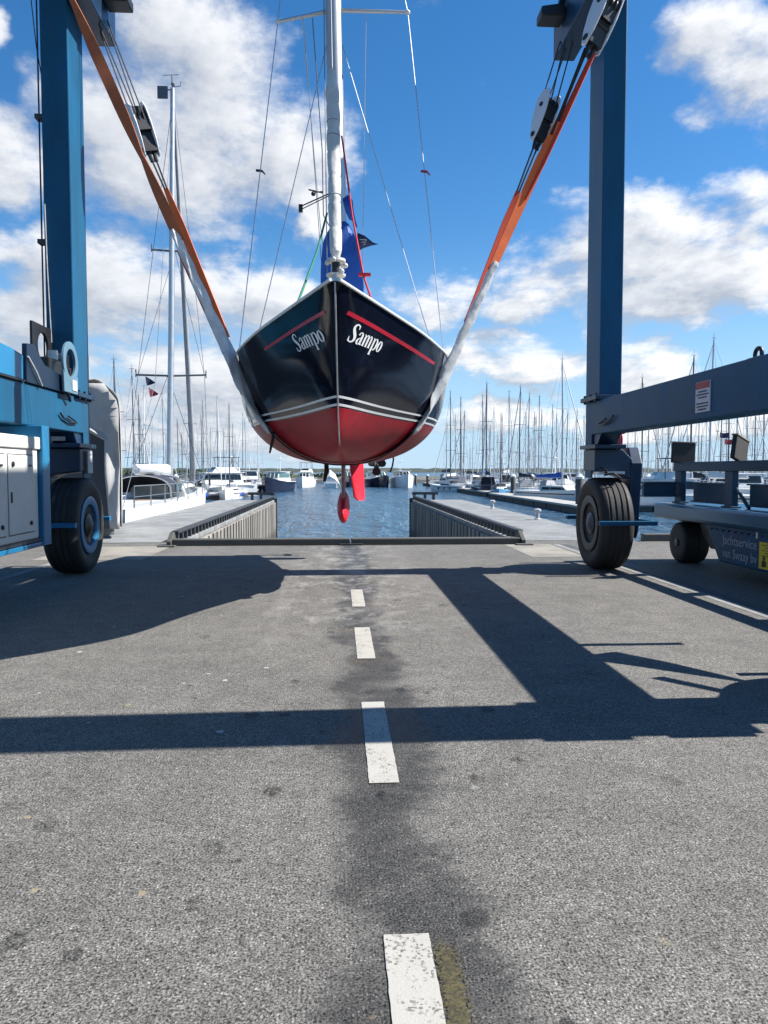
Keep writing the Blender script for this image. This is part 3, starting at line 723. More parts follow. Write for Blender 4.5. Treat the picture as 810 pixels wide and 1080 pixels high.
# white engine cabinet under the beam
xc = -3.60
CE = yz(40, 500, xc)[0]
cab = MB().box(-4.6, xc, 5.4, CE, .70, 1.90).build('engine_cabinet', 'cabinet', LIFT, bevel=.02)
for y0, y1 in ((CE - .84, CE - .17), (CE - 1.70, CE - .94), (CE - 2.55, CE - 1.80)):
    dm = MB().box(xc - .01, xc + .012, y0, y1, .80, 1.68).build('door', 'cabinet', cab, bevel=.006)
    sm = MB()
    for a, b, c, d in ((y0 - .014, y0 - .004, .79, 1.69), (y1 + .004, y1 + .014, .79, 1.69), (y0 - .014, y1 + .014, 1.684, 1.694), (y0 - .014, y1 + .014, .786, .796)): sm.box(xc - .006, xc + .0025, a, b, c, d)
    sm.build('door_seam', 'seam', cab)
    lt = MB()
    lt.lathe([(.03, .0), (.03, .015), (.012, .02)], (xc + .012, y0 + .10, 1.58), 'x', 16); lt.lathe([(.026, .0), (.026, .015), (.012, .02)], (xc + .012, y1 - .10, .90), 'x', 16)
    lt.box(xc + .012, xc + .026, y1 - .13, y1 - .07, 1.555, 1.575); lt.box(xc + .012, xc + .02, y0 + .04, y0 + .07, 1.15, 1.27)
    lt.build('latch', 'black', dm)
tp = MB().box(-4.62, xc + .025, 5.38, CE + .03, 1.76, 1.905).build('cabinet_lid', 'cabinet', cab, bevel=.012)
MB().box(-4.55, xc + .02, 5.4, CE + .02, .665, .70).build('cabinet_sill', 'darkpanel', cab)
fr = MB().box(-4.4, xc + .045, CE + .04, CE + .27, .60, 2.048).box(-4.4, xc + .03, 5.5, CE + .035, .60, .655); fr.build('cabinet_frame', 'brightblue', LIFT, bevel=.01)
cv = MB().box(XL + .002, XL + .012, 10.55, 10.95, 1.95, 2.02)
# number plate
npt = MB().box(XL + .03, XL + .045, YF + .06, YF + .28, 1.47, 1.80).build('number_plate', 'plate', LIFT, bevel=.004)
d2 = MB()
pts = [(-.035, .04), (-.03, .065), (0, .08), (.032, .06), (.03, .03), (-.035, -.06), (.04, -.06)]
yc_, zc_ = YF + .17, 1.69
# digit as seen by a viewer looking in -X: Y runs to the right
for a, b in zip(pts, pts[1:]):
    d2.path([(XL + .048, yc_ + a[0], zc_ + a[1] * .9), (XL + .048, yc_ + b[0], zc_ + b[1] * .9)], .009, 6)
d2.build('number', 'letter', npt)
lb = MB().box(-4.05, -3.86, YF - .333, YF - .33, 1.93, 1.99); lb.build('maker_plate', 'plate', LIFT)

# ------------------------------------------------------------------ the yacht
BX, BY, BROT = -0.03, 6.0, -0.02
LH = 7.8
T_B = [(0, 0.03), (.3, .165), (1, .47), (1.8, .80), (2.5, 1.04), (3.2, 1.235), (4.3, 1.37), (5.3, 1.38), (6.3, 1.27), (7.8, .93)]
T_K = [(0, 2.96), (.12, 2.84), (.3, 2.66), (.55, 2.40), (.83, 2.14), (1.2, 1.90), (1.7, 1.74), (2.5, 1.635), (4, 1.585), (5.5, 1.68), (7, 1.90), (7.8, 2.05)]
def zs(s): return 2.96 - .045 * s + .0052 * s * s
def kz(s): return min(lerp_tab(T_K, s), zs(s))
def hb(s): return lerp_tab(T_B, s)
def hx(s, z):
    k, t_ = kz(s), zs(s)
    if t_ - k < 1e-4: return 0.0
    t = min(1, max(0, (z - k) / (t_ - k)))
    bow = t ** 0.88
    mid = (1 - (1 - t) ** 2.9) ** (1 / 2.3)
    w = sstep(1.1, 4.5, s)
    nose = sstep(0, .03, t)
    return hb(s) * (bow * (1 - w) + mid * w) * (nose if s < .5 else 1)
def stem_s(z):
    lo, hi = 0.0, 1.7
    for _ in range(40):
        m_ = (lo + hi) / 2
        if kz(m_) > z: lo = m_
        else: hi = m_
    return lo
def hpt(s, z, side, off=0.0):
    e = .01
    p = Vector((hx(s, z), s, z))
    du = Vector((hx(s + e, z) - hx(s - e, z), 2 * e, 0)); dv = Vector((hx(s, z + e) - hx(s, z - e), 0, 2 * e))
    n = du.cross(dv)
    if n.length < 1e-9: n = Vector((1, 0, 0))
    n.normalize()
    if n.x < 0: n = -n
    p = p + n * off
    return Vector((p.x * side, p.y, p.z))

YACHT = thing('sailing_yacht', (BX, BY, 0), 'navy and red sailing yacht hanging bow-first in slings, white name on its bows', 'yacht')
def Yb(mb, *a, **k):
    """build in yacht-local coordinates"""
    bmesh.ops.translate(mb.bm, verts=mb.bm.verts, vec=Vector((BX, BY, 0)))
    return mb.build(*a, **k)
NU, NV = 80, 40
z0 = kz(1.7)
for side_all in (0,):
    mb = MB()
    rows = []
    for i in range(NU + 1):
        u = (i / NU) ** 1.35
        half = []
        for j in range(NV + 1):
            v = (j / NV)
            zz = z0 + v * (zs(0) - z0)
            s0 = stem_s(zz)
            s = s0 * (1 - u) + LH * u
            sb = 1.7 * (1 - u) + LH * u
            vv = v ** (1 + 1.0 * sstep(.0, .6, u))
            z = kz(sb) + vv * (zs(s) - kz(sb))
            z = max(z, kz(s))
            half.append((hx(s, z), s, z))
        rows.append([(-x, y, z) for x, y, z in half[::-1]] + half[1:])
    # close the stem exactly on the centreline
    rows[0] = [(0, y, z) for x, y, z in rows[0]]
    g = mb.grid(rows)
    mb.bm.faces.new(g[-1])
    hull = Yb(mb, 'hull', 'hull', YACHT, smooth=True)
# stem strip
mb = MB(); mb.path([(0, stem_s(z) - .004, z) for z in [z0 + .02 + k * (zs(0) - z0 - .03) / 24 for k in range(25)]], .0065, 8)
Yb(mb, 'stem_band', 'plate', YACHT, smooth=True)
# deck and rail
mb = MB(); rows = []
for i in range(41):
    s = .02 + (LH - .02) * i / 40; b = hb(s); rows.append([(-b * .985, s, zs(s) - .006), (0, s, zs(s) + .05 * min(1, b)), (b * .985, s, zs(s) - .006)])
mb.grid(rows); Yb(mb, 'deck', 'offwhite', YACHT, smooth=True)
mb = MB()
for sd_ in (-1, 1):
    mb.path([(sd_ * (hb(s) * 1.0 + .004), s - .005, zs(s) + .008) for s in [LH * (k / 60) ** 1.3 for k in range(61)]], .0135, 8)
Yb(mb, 'toe_rail', 'white', YACHT, smooth=True)
mb = MB()
cab_ = [(.0, 2.4), (.34, 2.5), (.5, 3.4), (.52, 5.2), (.48, 5.6)]
rows = [[(-h, y, 2.88), (-h * .86, y + .08, 3.14), (0, y + .1, 3.20), (h * .86, y + .08, 3.14), (h, y, 2.88)] for h, y in cab_[1:]]
g = mb.grid(rows); mb.bm.faces.new(g[0]); mb.bm.faces.new(g[-1]); Yb(mb, 'cabin', 'offwhite', YACHT, smooth=True)
def boat_w(p):
    p = Vector(p); c, s_ = math.cos(BROT), math.sin(BROT)
    return Vector((BX + c * p.x - s_ * p.y, BY + s_ * p.x + c * p.y, p.z))
def proj(p):
    d = Vector(p) - CAM; z = d.dot(fw); return 405 + F_PX * d.dot(rt) / z, 540 - F_PX * d.dot(up) / z
def s_for(px, z, side):
    lo, hi = stem_s(z), 2.9
    for _ in range(40):
        m_ = (lo + hi) / 2
        if (proj(boat_w(hpt(m_, z, side)))[0] - px) * side < 0: lo = m_
        else: hi = m_
    return lo
# boot stripes
for zc0, zc1 in ((2.084, 2.104), (2.148, 2.167)):
    mb = MB()
    for sd_ in (-1, 1):
        rows = []
        for i in range(101):
            f = i / 100
            r_ = []
            for z in (zc0, (zc0 + zc1) / 2, zc1):
                s = stem_s(z) + .008 + f ** 1.5 * (LH - .05 - stem_s(z)); r_.append(hpt(s, z, sd_, .003))
            rows.append(r_)
        mb.grid(rows)
    Yb(mb, 'boot_stripe', 'letter', YACHT, smooth=True, recalc=True)
for sd_ in (-1, 1):
    mb = MB(); rows = []
    for i in range(61):
        a_, b_ = (s_for(367, 2.80, 1), s_for(458, 2.72, 1)) if sd_ > 0 else (s_for(342, 2.80, -1), s_for(280, 2.72, -1)); s = a_ + (b_ - a_) * i / 60
        zt = zs(s) - .145; h_w = .032 if sd_ > 0 else .026; rows.append([hpt(s, zt - h_w, sd_, .004), hpt(s, zt - h_w / 2, sd_, .004), hpt(s, zt, sd_, .004)])
    mb.grid(rows); Yb(mb, 'cove_stripe', 'stripe_red', YACHT, smooth=True)

# lettering: thick and thin strokes laid on the hull
def glyphs():
    G = []
    G.append((0.50, [[(.42, .80, .05), (.40, .93, .07), (.29, 1.0, .07), (.17, .94, .10), (.12, .80, .13), (.16, .66, .15), (.26, .50, .17), (.35, .34, .16), (.37, .17, .13), (.30, .04, .09), (.17, .0, .07), (.07, .07, .07), (.04, .24, .05)], [(.42, .98, .03), (.42, .76, .03)], [(.035, .02, .03), (.035, .28, .03)]]))
    G.append((0.42, [[(.07, .50, .09), (.10, .62, .06), (.19, .665, .06), (.27, .60, .10), (.285, .45, .12), (.285, .12, .12), (.31, .02, .07), (.40, .06, .03)], [(.27, .40, .04), (.14, .32, .06), (.07, .20, .11), (.08, .07, .10), (.15, .0, .06), (.24, .08, .04), (.28, .16, .03)]]))
    m_ = [[(.0, .64, .04), (.08, .60, .08), (.085, .45, .12), (.085, .0, .12)], [(.0, .015, .03), (.17, .015, .03)]]
    for x in (.085, .305):
        m_.append([(x + .03, .48, .03), (x + .10, .63, .05), (x + .17, .65, .08), (x + .22, .55, .11), (x + .22, .40, .12), (x + .22, .0, .12)])
        m_.append([(x + .14, .015, .03), (x + .30, .015, .03)])
    G.append((0.67, m_))
    G.append((0.45, [[(.0, .64, .04), (.08, .60, .08), (.09, .45, .12), (.09, -.32, .12)], [(.0, -.31, .03), (.19, -.31, .03)], [(.12, .50, .03), (.19, .64, .05), (.28, .63, .08), (.35, .50, .12), (.36, .32, .13), (.34, .14, .11), (.27, .02, .07), (.19, .01, .04), (.12, .12, .03)]]))
    o_ = []
    for k in range(25):
        a = 2 * PI * k / 24 + PI / 2
        o_.append((.18 + .13 * math.cos(a), .32 + .305 * math.sin(a), .045 + .085 * abs(math.cos(a))))
    G.append((0.40, [o_]))
    return G
def densify(st, n=5):
    o = []
    for a, b in zip(st, st[1:]):
        for k in range(n):
            t = k / n; o.append(tuple(a[i] * (1 - t) + b[i] * t for i in range(3)))
    o.append(st[-1]); return o
def smooth_stroke(st):
    if len(st) < 4: return densify(st)
    xs = [(i, p[0]) for i, p in enumerate(st)]; ys = [(i, p[1]) for i, p in enumerate(st)]; ws_ = [(i, p[2]) for i, p in enumerate(st)]
    n = (len(st) - 1) * 5
    return [(lerp_tab(xs, i / 5), lerp_tab(ys, i / 5), lerp_tab(ws_, i / 5)) for i in range(n + 1)]
for sd_ in (1, -1):
    mb = MB(); penx = 0.0; tot = sum(g[0] for g in glyphs()); k = 0
    S0, S1 = (s_for(368, 2.64, 1), s_for(402, 2.64, 1)) if sd_ > 0 else (s_for(312, 2.64, -1), s_for(342, 2.64, -1))
    HB, HC = 2.59, .142
    for adv, strokes in glyphs():
        for st in strokes:
            st = smooth_stroke(st); k += 1
            rows = []
            for i, (x, y, w) in enumerate(st):
                a = st[max(0, i - 1)]; b = st[min(len(st) - 1, i + 1)]
                dx_, dy_ = b[0] - a[0], b[1] - a[1]; l_ = math.hypot(dx_, dy_) or 1
                nx, ny = -dy_ / l_, dx_ / l_
                r_ = []
                for q in (-.5, 0, .5):
                    gx = penx + x + nx * w * q; gy = y + ny * w * q
                    f = gx / tot
                    s = S0 + (S1 - S0) * f
                    z = HB + HC * gy
                    r_.append(hpt(s, z, sd_, .004 + .0003 * k))
                rows.append(r_)
            mb.grid(rows)
        penx += adv
    Yb(mb, 'name_lettering', 'letter' if sd_ > 0 else 'letter', YACHT)

# keel with bulb, rudder
mb = MB()
def foil(cy, z, c, t, n=20, x=0.0):
    o = []
    for k in range(n):
        a = 2 * PI * k / n; q = (1 + math.cos(a)) / 2
        th = t * (1.6 * math.sqrt(max(0, 1 - q)) * (q ** .7) + .02)
        o.append((x + (th if math.sin(a) >= 0 else -th), cy + c * (.5 - q), z))
    return o
mb.grid([foil(4.15, 1.72, .95, .045), foil(4.15, 1.60, .85, .038), foil(4.15, 1.2, .75, .034), foil(4.15, .95, .75, .034)], True)
keel = Yb(mb, 'keel', 'darkred', YACHT, smooth=True)
rows = []
for i in range(25):
    f = i / 24; a = f * PI
    r_ = .098 * (math.sin(a) ** .6 if i not in (0, 24) else .08) * (1.0 - .35 * f)
    y = 3.45 + 1.65 * f; zc = .965 + .16 * f
    rows.append([(r_ * math.cos(2 * PI * k / 20), y, zc + r_ * 2.35 * math.sin(2 * PI * k / 20)) for k in range(20)])
mb = MB(); g = mb.grid(rows, True); mb.bm.faces.new(g[0][::-1]); mb.bm.faces.new(g[-1])
bulb = Yb(mb, 'bulb', 'red', keel, smooth=True)
rx = 0.14
mb = MB(); mb.grid([[(x + .035 * i_, y, z) for x, y, z in foil(7.3, z_, c_, .045, 18, rx)] for i_, (z_, c_) in enumerate(((1.92, .42), (1.78, .44), (1.4, .40), (1.06, .34), (1.0, .22)))], True)
for f_ in (mb.bm.verts,): pass
rud = Yb(mb, 'rudder', 'red', YACHT, smooth=True)
rud.rotation_euler.z = 0
# the blade is turned a little so that its side shows
import mathutils
rud.data.transform(Matrix.Translation((rx, 7.3, 0)) @ Matrix.Rotation(R(-34), 4, 'Z') @ Matrix.Translation((-rx, -7.3, 0)))
mb = MB().sphere((0, 0, 0), 1, (.012, .1, .11), 12)
# outboard leg and propeller below the stern
mb = MB().path([(.54, 7.85, 2.5), (.54, 7.86, 1.9), (.54, 7.86, 1.62)], [.06, .05, .045], 10)
mb.lathe([(.015, -.16), (.05, -.08), (.058, .05), (.04, .13)], (.54, 7.86, 1.60), 'y', 16)
ob = Yb(mb, 'outboard_leg', 'black', YACHT, smooth=True)
mb = MB()
for k in range(3):
    a = 2 * PI * k / 3 + .5
    c, s_ = math.cos(a), math.sin(a)
    rows = []
    for t, w in ((.03, .035), (.08, .07), (.13, .075), (.17, .04)):
        rows.append([(.54 + c * t - s_ * w, 7.70 - .02, 1.60 + s_ * t + c * w), (.54 + c * t + s_ * w, 7.70 + .03, 1.60 + s_ * t - c * w)])
    mb.grid(rows)
Yb(mb, 'propeller', 'black', ob, solid=.012)
# mast, spreaders, stays
mast_base = Vector((0.0, 3.2, 2.95)); mast_top = Vector((-.20, 3.45, 11.6))
mb = MB().path([mast_base, mast_base.lerp(mast_top, .5), mast_top], [.095, .095, .075], 16)
mast = Yb(mb, 'mast', 'alu', YACHT, smooth=True)
fm = .448
root_ = mast_base.lerp(mast_top, fm)
def loc_(p): c_, s__ = math.cos(-BROT), math.sin(-BROT); q = p - Vector((BX, BY, 0)); return Vector((c_ * q.x - s__ * q.y, s__ * q.x + c_ * q.y, q.z))
tipL = loc_(at(293, 23, 9.3)); tipR = loc_(at(430, 13, 9.28))
for tip in (tipL, tipR):
    mb = MB().path([root_ + Vector((0, 0, .06)), tip], [.026, .018], 10); Yb(mb, 'spreader', 'alu', mast, smooth=True)
    mb = MB().sphere(tip, .03, seg=10); Yb(mb, 'spreader_tip', 'coverwhite', mast, smooth=True)
def wire(pts, r=.0055, name='stay', m='wire', par=None):
    return Yb(MB().path(pts, r, 6), name, m, par or YACHT, smooth=True)
cp = 3.35
chainL, chainR = Vector((-hb(3.1) + .02, 3.1, zs(3.1) + .02)), Vector((hb(3.1) - .02, 3.1, zs(3.1) + .02))
head = mast_base.lerp(mast_top, .97)
wire([head, tipL, chainL], .006); wire([head, tipR, chainR], .006)
wire([root_, chainL + Vector((.16, .1, 0))], .0055); wire([root_, chainR + Vector((-.10, .1, 0))], .0055)
wire([tipL.lerp(root_, .46), Vector((-.30, 3.9, 4.6)), Vector((-.22, 4.2, 3.3))], .005)
wire([tipL.lerp(root_, .44), Vector((-.28, 3.9, 4.6)), Vector((-.10, 4.2, 3.2))], .005)
wire([tipL.lerp(root_, .62), Vector((-.24, 3.6, 5.4)), Vector((-.24, 3.9, 4.72)), Vector((-.03, 3.5, 4.25))], .007, 'halyard', 'thinwire')
wire([tipR.lerp(root_, .56), Vector((.24, 4.1, 3.2))], .005)
wire([root_.lerp(mast_top, .3) + Vector((-.09, 0, 0)), Vector((-.16, 3.0, 3.2))], .006, 'halyard', 'thinwire')
bow_fit = Vector((0.005, .20, 3.0))
stay_top = mast_base.lerp(mast_top, .93)
wire([bow_fit, stay_top], .007, 'forestay', 'thinwire')
dst = stay_top - bow_fit
N_ = 90; rows = []
rnd = random.Random(5)
for i in range(N_ + 1):
    f = i / N_
    zz = 3.24 + f * (5.05 - 3.24); c = bow_fit + dst * ((zz - bow_fit.z) / dst.z)
    r_ = .049 + .011 * f
    if f > .88: r_ *= 1 - .55 * (f - .88) / .12
    if f < .02: r_ *= .8
    row = []
    for k in range(18):
        a = 2 * PI * k / 18
        wr = 1 + .06 * math.sin(3 * a + i * .22) + .06 * math.sin(a * 2 - i * .55) * (1 if f > .55 else .35) + (-.10 if i % 12 == 0 else 0)
        row.append((c.x + r_ * wr * math.cos(a), c.y + r_ * wr * math.sin(a), zz))
    rows.append(row)
mb = MB(); g = mb.grid(rows, True); mb.bm.faces.new(g[0][::-1]); mb.bm.faces.new(g[-1])
fs = Yb(mb, 'furled_sail', 'sail', YACHT, smooth=True)
mb = MB()
for f in (.30, .62, .70):
    zz = 3.24 + f * 1.81; c = bow_fit + dst * ((zz - bow_fit.z) / dst.z); mb.lathe([(.055, -.008), (.060, 0), (.055, .008)], c, 'z', 16)
Yb(mb, 'sail_tie', 'covergrey', fs, smooth=True)
c = bow_fit + dst * ((3.13 - bow_fit.z) / dst.z)
mb = MB().lathe([(.03, -.13), (.035, -.09), (.075, -.075), (.08, -.06), (.04, -.05), (.04, .03), (.078, .04), (.075, .06), (.03, .07), (.045, .12)], c, 'z', 20)
for k in range(7):
    a = 2 * PI * k / 7
    mb.sphere((c.x + .075 * math.cos(a), c.y + .075 * math.sin(a), c.z + rnd.uniform(-.05, .05)), .022, seg=8)
Yb(mb, 'furling_drum', 'sail', YACHT, smooth=True)
mb = MB().lathe([(.034, -.05), (.034, .035)], c + Vector((0, -.012, 0)), 'z', 14); Yb(mb, 'drum_core', 'black', YACHT)
mb = MB().box(-.03, .03, .02, .30, 2.955, 2.99); mb.box(-.006, .006, .16, .22, 2.97, 3.06); Yb(mb, 'bow_fitting', 'steel', YACHT)
# boom under a blue cover with a loose flap
mb = MB().path([(.02, 3.3, 3.72), (.1, 6.6, 3.75)], .05, 10); boom = Yb(mb, 'boom', 'alu', YACHT, smooth=True)
rows = []
prof = [(0, .84), (.06, .80), (.12, .74), (.165, .56), (.215, .32), (.25, .05), (.24, -.14), (.06, -.17), (-.08, -.16), (-.20, -.12), (-.235, .06), (-.23, .36), (-.21, .60), (-.14, .74), (-.06, .82)]
for i in range(15):
    f = i / 14; y = 3.05 + 3.3 * f; k = 1 - .45 * f
    row = []
    for j, (x, z) in enumerate(prof):
        row.append((.02 + .08 * f + x * (1.22 if x < 0 else 1.0) * (1.0 - .35 * f) + .014 * math.sin(2.3 * j + 1.7 * i), y + .02 * math.sin(j * 1.3), 3.62 + z * k + .014 * math.sin(j * 1.9 + i)))
    rows.append(row)
mb = MB(); g = mb.grid(rows, True); mb.bm.faces.new(g[0][::-1]); mb.bm.faces.new(g[-1])
cov = Yb(mb, 'sail_cover', 'coverblue', boom, smooth=True, sub=1)
mb = MB(); mb.grid([[(.02, 3.04, 4.62), (.08, 3.02, 4.66), (.12, 3.02, 4.60)], [(.05, 3.0, 4.48), (.09, 2.98, 4.50), (.13, 3.0, 4.46)], [(.10, 3.0, 4.38), (.14, 2.99, 4.36), (.17, 3.02, 4.30)]])
Yb(mb, 'cover_collar', 'coverblue', boom, smooth=True, solid=.02)
mb = MB(); fk_ = lambda p: (.19 + (p[0] - .20) * .66, p[1], 4.14 + (p[2] - 4.08) * .66); mb.grid([[fk_(q) for q in r__] for r__ in [[(.20, 3.02, 4.23), (.19, 3.03, 4.10), (.20, 3.04, 3.92)], [(.32, 3.0, 4.17), (.31, 2.98, 4.09), (.29, 3.0, 3.96)], [(.46, 3.04, 4.08), (.45, 3.05, 4.06), (.43, 3.05, 4.03)], [(.55, 3.06, 4.065), (.552, 3.06, 4.06), (.55, 3.06, 4.055)]]])
M['flapblue'] = mat('dark_blue_canvas', (.018, .035, .10), .8)
flap = Yb(mb, 'cover_flap', 'flapblue', boom, smooth=True, solid=.012)
mb = MB()
for k in range(3): mb.path([(.21 + .02 * k, 2.975 + .004 * k, 4.155 - .03 * k), (.29 - .01 * k, 2.965 + .004 * k, 4.145 - .02 * k)], .005, 6)
Yb(mb, 'flap_print', 'covergrey', flap)
# sheets
wire([Vector((-.16, 2.9, 4.42)), Vector((-.25, 2.4, 3.85)), Vector((-.42, 1.5, 3.05))], .012, 'sheet', 'lineGreen')
wire([Vector((.02, 2.2, 4.98)), Vector((.13, 2.0, 4.1)), Vector((.24, 1.7, 3.42)), Vector((.36, 1.45, 3.0))], .011, 'sheet', 'lineRed')
mb = MB().box(.19, .31, 1.68, 1.72, 3.42, 3.45); Yb(mb, 'sheet_clip', 'lineRed', YACHT)
# tiny fittings hanging in the rigging
for p_, m_ in ((Vector((-1.0, 3.25, 5.03)), 'flagnavy'), (Vector((.93, 3.2, 5.03)), 'coverred')):
    mb = MB(); mb.grid([[p_, p_ + Vector((0, 0, -.03))], [p_ + Vector((.07, 0, -.005)), p_ + Vector((.07, 0, -.035))], [p_ + Vector((.11, 0, -.05)), p_ + Vector((.11, 0, -.07))]])
    Yb(mb, 'telltale', m_, YACHT, solid=.004)
mb = MB().path([(-.42, 3.8, 5.0), (-.24, 3.85, 4.98)], .01, 6).path([(-.36, 3.8, 4.96), (-.24, 3.85, 5.0)], .008, 6).sphere((-.36, 3.8, 4.95), .03, seg=8)
mb.path([(-.52, 3.9, 4.83), (-.05, 3.4, 4.86)], .009, 6).path([(-.52, 3.9, 4.79), (-.05, 3.4, 4.84)], .007, 6).box(-.55, -.50, 3.88, 3.93, 4.76, 4.85)
Yb(mb, 'radar_reflector', 'black', YACHT)
YACHT.rotation_euler.z = BROT

def boat_w(p):
    p = Vector(p); c, s_ = math.cos(BROT), math.sin(BROT)
    return Vector((BX + c * p.x - s_ * p.y, BY + s_ * p.x + c * p.y, p.z))

# ------------------------------------------------------------------ slings
def sling(Ys, label, blocks, near):
    """blocks: {side: (x, y, z) of the block's lower end}"""
    root = thing('lifting_sling', (0, Ys, 0), label, 'sling', 'lifting slings under the yacht')
    s = Ys - BY
    # outline of the hull section from right rail down under and up to left rail
    def outline(off):
        o = []
        zt, zb = zs(s), kz(s)
        n = 34
        for k in range(n + 1):
            f = k / n
            z = zt - (zt - zb) * (1 - (1 - f) ** 2.2) if False else zt - (zt - zb) * math.sin(f * PI / 2) ** 1.0
            x = hx(s, z)
            o.append(Vector((x, s, z)))
        res = []
        for i, p in enumerate(o):
            a = o[max(0, i - 1)]; b = o[min(len(o) - 1, i + 1)]
            d = (b - a); nrm = Vector((-d.z, 0, d.x)); 
            if nrm.length < 1e-9: nrm = Vector((1, 0, 0))
            nrm.normalize()
            if nrm.x < 0 and i < len(o) - 2: nrm = -nrm
            if i >= len(o) - 2: nrm = Vector((0, 0, -1))
            res.append((boat_w(p + nrm * off), p, nrm))
        return res
    zcut = 1.95 if near else 2.0
    for sd_ in (1, -1):
        ol = outline(.022)
        def mir(p): return Vector((2 * (BX + .02 * s) - p.x, p.y, p.z)) if sd_ < 0 else p
        wp_ = [mir(p) for p, _, n in ol]
        # skip the rail: the strap runs from the block to the point where it touches the hull
        bl = Vector(blocks[sd_])
        best = 0; bs = -1e9
        for i, p in enumerate(wp_[:14]):
            ang = math.atan2((p.x - bl.x) * sd_, -(p.z - bl.z))   # most outward direction
            if ang > bs: bs = ang; best = i
        touch = wp_[best]
        # free span points
        free = [bl.lerp(touch, k / 16) for k in range(17)]
        for k, p in enumerate(free): p.y = bl.y + (touch.y - bl.y) * (k / 16)
        on = wp_[best + 1:]
        f_or = {(1, True): .60, (-1, True): .58, (1, False): .62, (-1, False): .66}[(sd_, near)]
        f0 = {(1, True): .20, (-1, True): .0, (1, False): .17, (-1, False): .12}[(sd_, near)]
        # twin ropes or webbing legs from the block to the webbing eye
        def fp(f): return bl.lerp(touch, f)
        d = (touch - bl).normalized(); side_v = Vector((0, 1, 0)); fl = d.cross(side_v).normalized()
        if f0 > .05 and not (near and sd_ > 0):
            lg = MB()
            for o_ in (-.05, .05): lg.path([fp(0) + fl * o_ * .6 + side_v * o_ * .3, fp(f0) + fl * o_ * .35], .014, 8)
            lg.build('rope_leg', 'rope', root, smooth=True)
        # webbing
        n = 30; cs = []; ws_ = []; hs_ = []; ts_ = []
        for k in range(n + 1):
            f = f0 + (f_or + .03 - f0) * k / n
            tw = {True: (R(80) - R(25) * (k / n)), False: R(78) - R(22) * math.sin(k / n * 2.2)}[near] * (1 if sd_ > 0 else -1)
            if near and sd_ < 0: tw = -(R(25) + R(70) * abs(math.sin(k / n * PI * 1.5)))
            cs.append(fp(f)); ws_.append(side_v * math.cos(tw) + fl * math.sin(tw)); ts_.append(-side_v * math.sin(tw) + fl * math.cos(tw))
            hs_.append(.035 + .034 * min(1, k / 8) * (1 - .35 * k / n))
        wb_ = MB().strip(cs, ws_, hs_, ts_, .006)
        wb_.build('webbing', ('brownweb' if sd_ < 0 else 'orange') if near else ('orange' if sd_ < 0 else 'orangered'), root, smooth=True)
        if near and sd_ > 0:
            lg = MB(); lg.strip([fp(.24 * t_) + fl * (-.05 * (1 - t_)) * 1.0 for t_ in (0, .25, .5, .75, 1)], [fl * .8 + side_v * .6] * 5, [.03, .024, .02, .022, .03], [side_v * .8 - fl * .6] * 5, .008)
            lg.build('webbing', 'darkweb', root, smooth=True)
            lg = MB(); lg.strip([fp(.42 * t_) + fl * (.05 * (1 - .55 * t_)) for t_ in (0, .25, .5, .75, 1)], [fl * .8 - side_v * .6] * 5, [.03, .036, .042, .04, .015], [side_v * .8 + fl * .6] * 5, .007)
            lg.build('webbing', 'orangered', root, smooth=True)
        if near and sd_ < 0:
            cs2 = [fp(.62 + .36 * t_ / 10) + fl * (-.055) + side_v * .10 for t_ in range(11)]
            MB().strip(cs2, [fl * .9 + side_v * .3] * 11, [.03] * 11, [side_v * .9 - fl * .3] * 11, .006).build('webbing', 'orange', root, smooth=True)
        # sleeve: crumpled padded tube down the last of the free span and along the hull
        pts = [fp(f_or + (1 - f_or) * k / 22) for k in range(23)]
        ons = [p for p in on if p.z > zcut]
        allp = pts + ons
        # resample finely
        L_ = [0]
        for a, b in zip(allp, allp[1:]): L_.append(L_[-1] + (b - a).length)
        tot = L_[-1]; m_ = max(30, int(tot / .028)); rs = []
        for k in range(m_ + 1):
            t = tot * k / m_; i = 0
            while i < len(L_) - 2 and L_[i + 1] < t: i += 1
            rs.append(allp[i].lerp(allp[i + 1], (t - L_[i]) / max(1e-6, L_[i + 1] - L_[i])))
        rows = []
        rnd = random.Random(int(Ys * 10) + sd_)
        ph = rnd.uniform(0, 6)
        for k, p in enumerate(rs):
            dd = (rs[min(k + 1, m_)] - rs[max(k - 1, 0)]).normalized()
            nn = dd.cross(side_v).normalized()
            if nn.x * sd_ < 0: nn = -nn
            onh = max(0, min(1, (k / m_ * tot - L_[22]) / .25 + .5))
            gq = k / m_
            wob = .06 * math.sin(k * .31 + ph) + .04 * math.sin(k * .83 + 2 * ph)
            W_ = (.052 + .036 * min(1, gq * 1.4)) * (1 + wob + .03 * rnd.uniform(-1, 1))
            H_ = (.030 - .006 * onh) * (1 - wob + .05 * rnd.uniform(-1, 1))
            if k == 0 or k == m_: W_ *= .7; H_ *= .6
            tw = (R(48) * (1 - onh)) * sd_
            wv = side_v * math.cos(tw) + nn * math.sin(tw); hv = -side_v * math.sin(tw) + nn * math.cos(tw)
            cc_ = p + nn * (.012)
            rows.append([cc_ + wv * W_ * math.cos(2 * PI * j / 14) + hv * (H_ * math.sin(2 * PI * j / 14) + .010 * math.sin(4.2 * math.cos(2 * PI * j / 14) + k * .45 + ph)) for j in range(14)])
        mb = MB(); g = mb.grid(rows, True); mb.bm.faces.new(g[0][::-1]); mb.bm.faces.new(g[-1])
        mb.build('sleeve', 'sleeve', root, smooth=True)
        # dark strap the rest of the way under the hull
        low = [p for p in on if p.z <= zcut + .05]
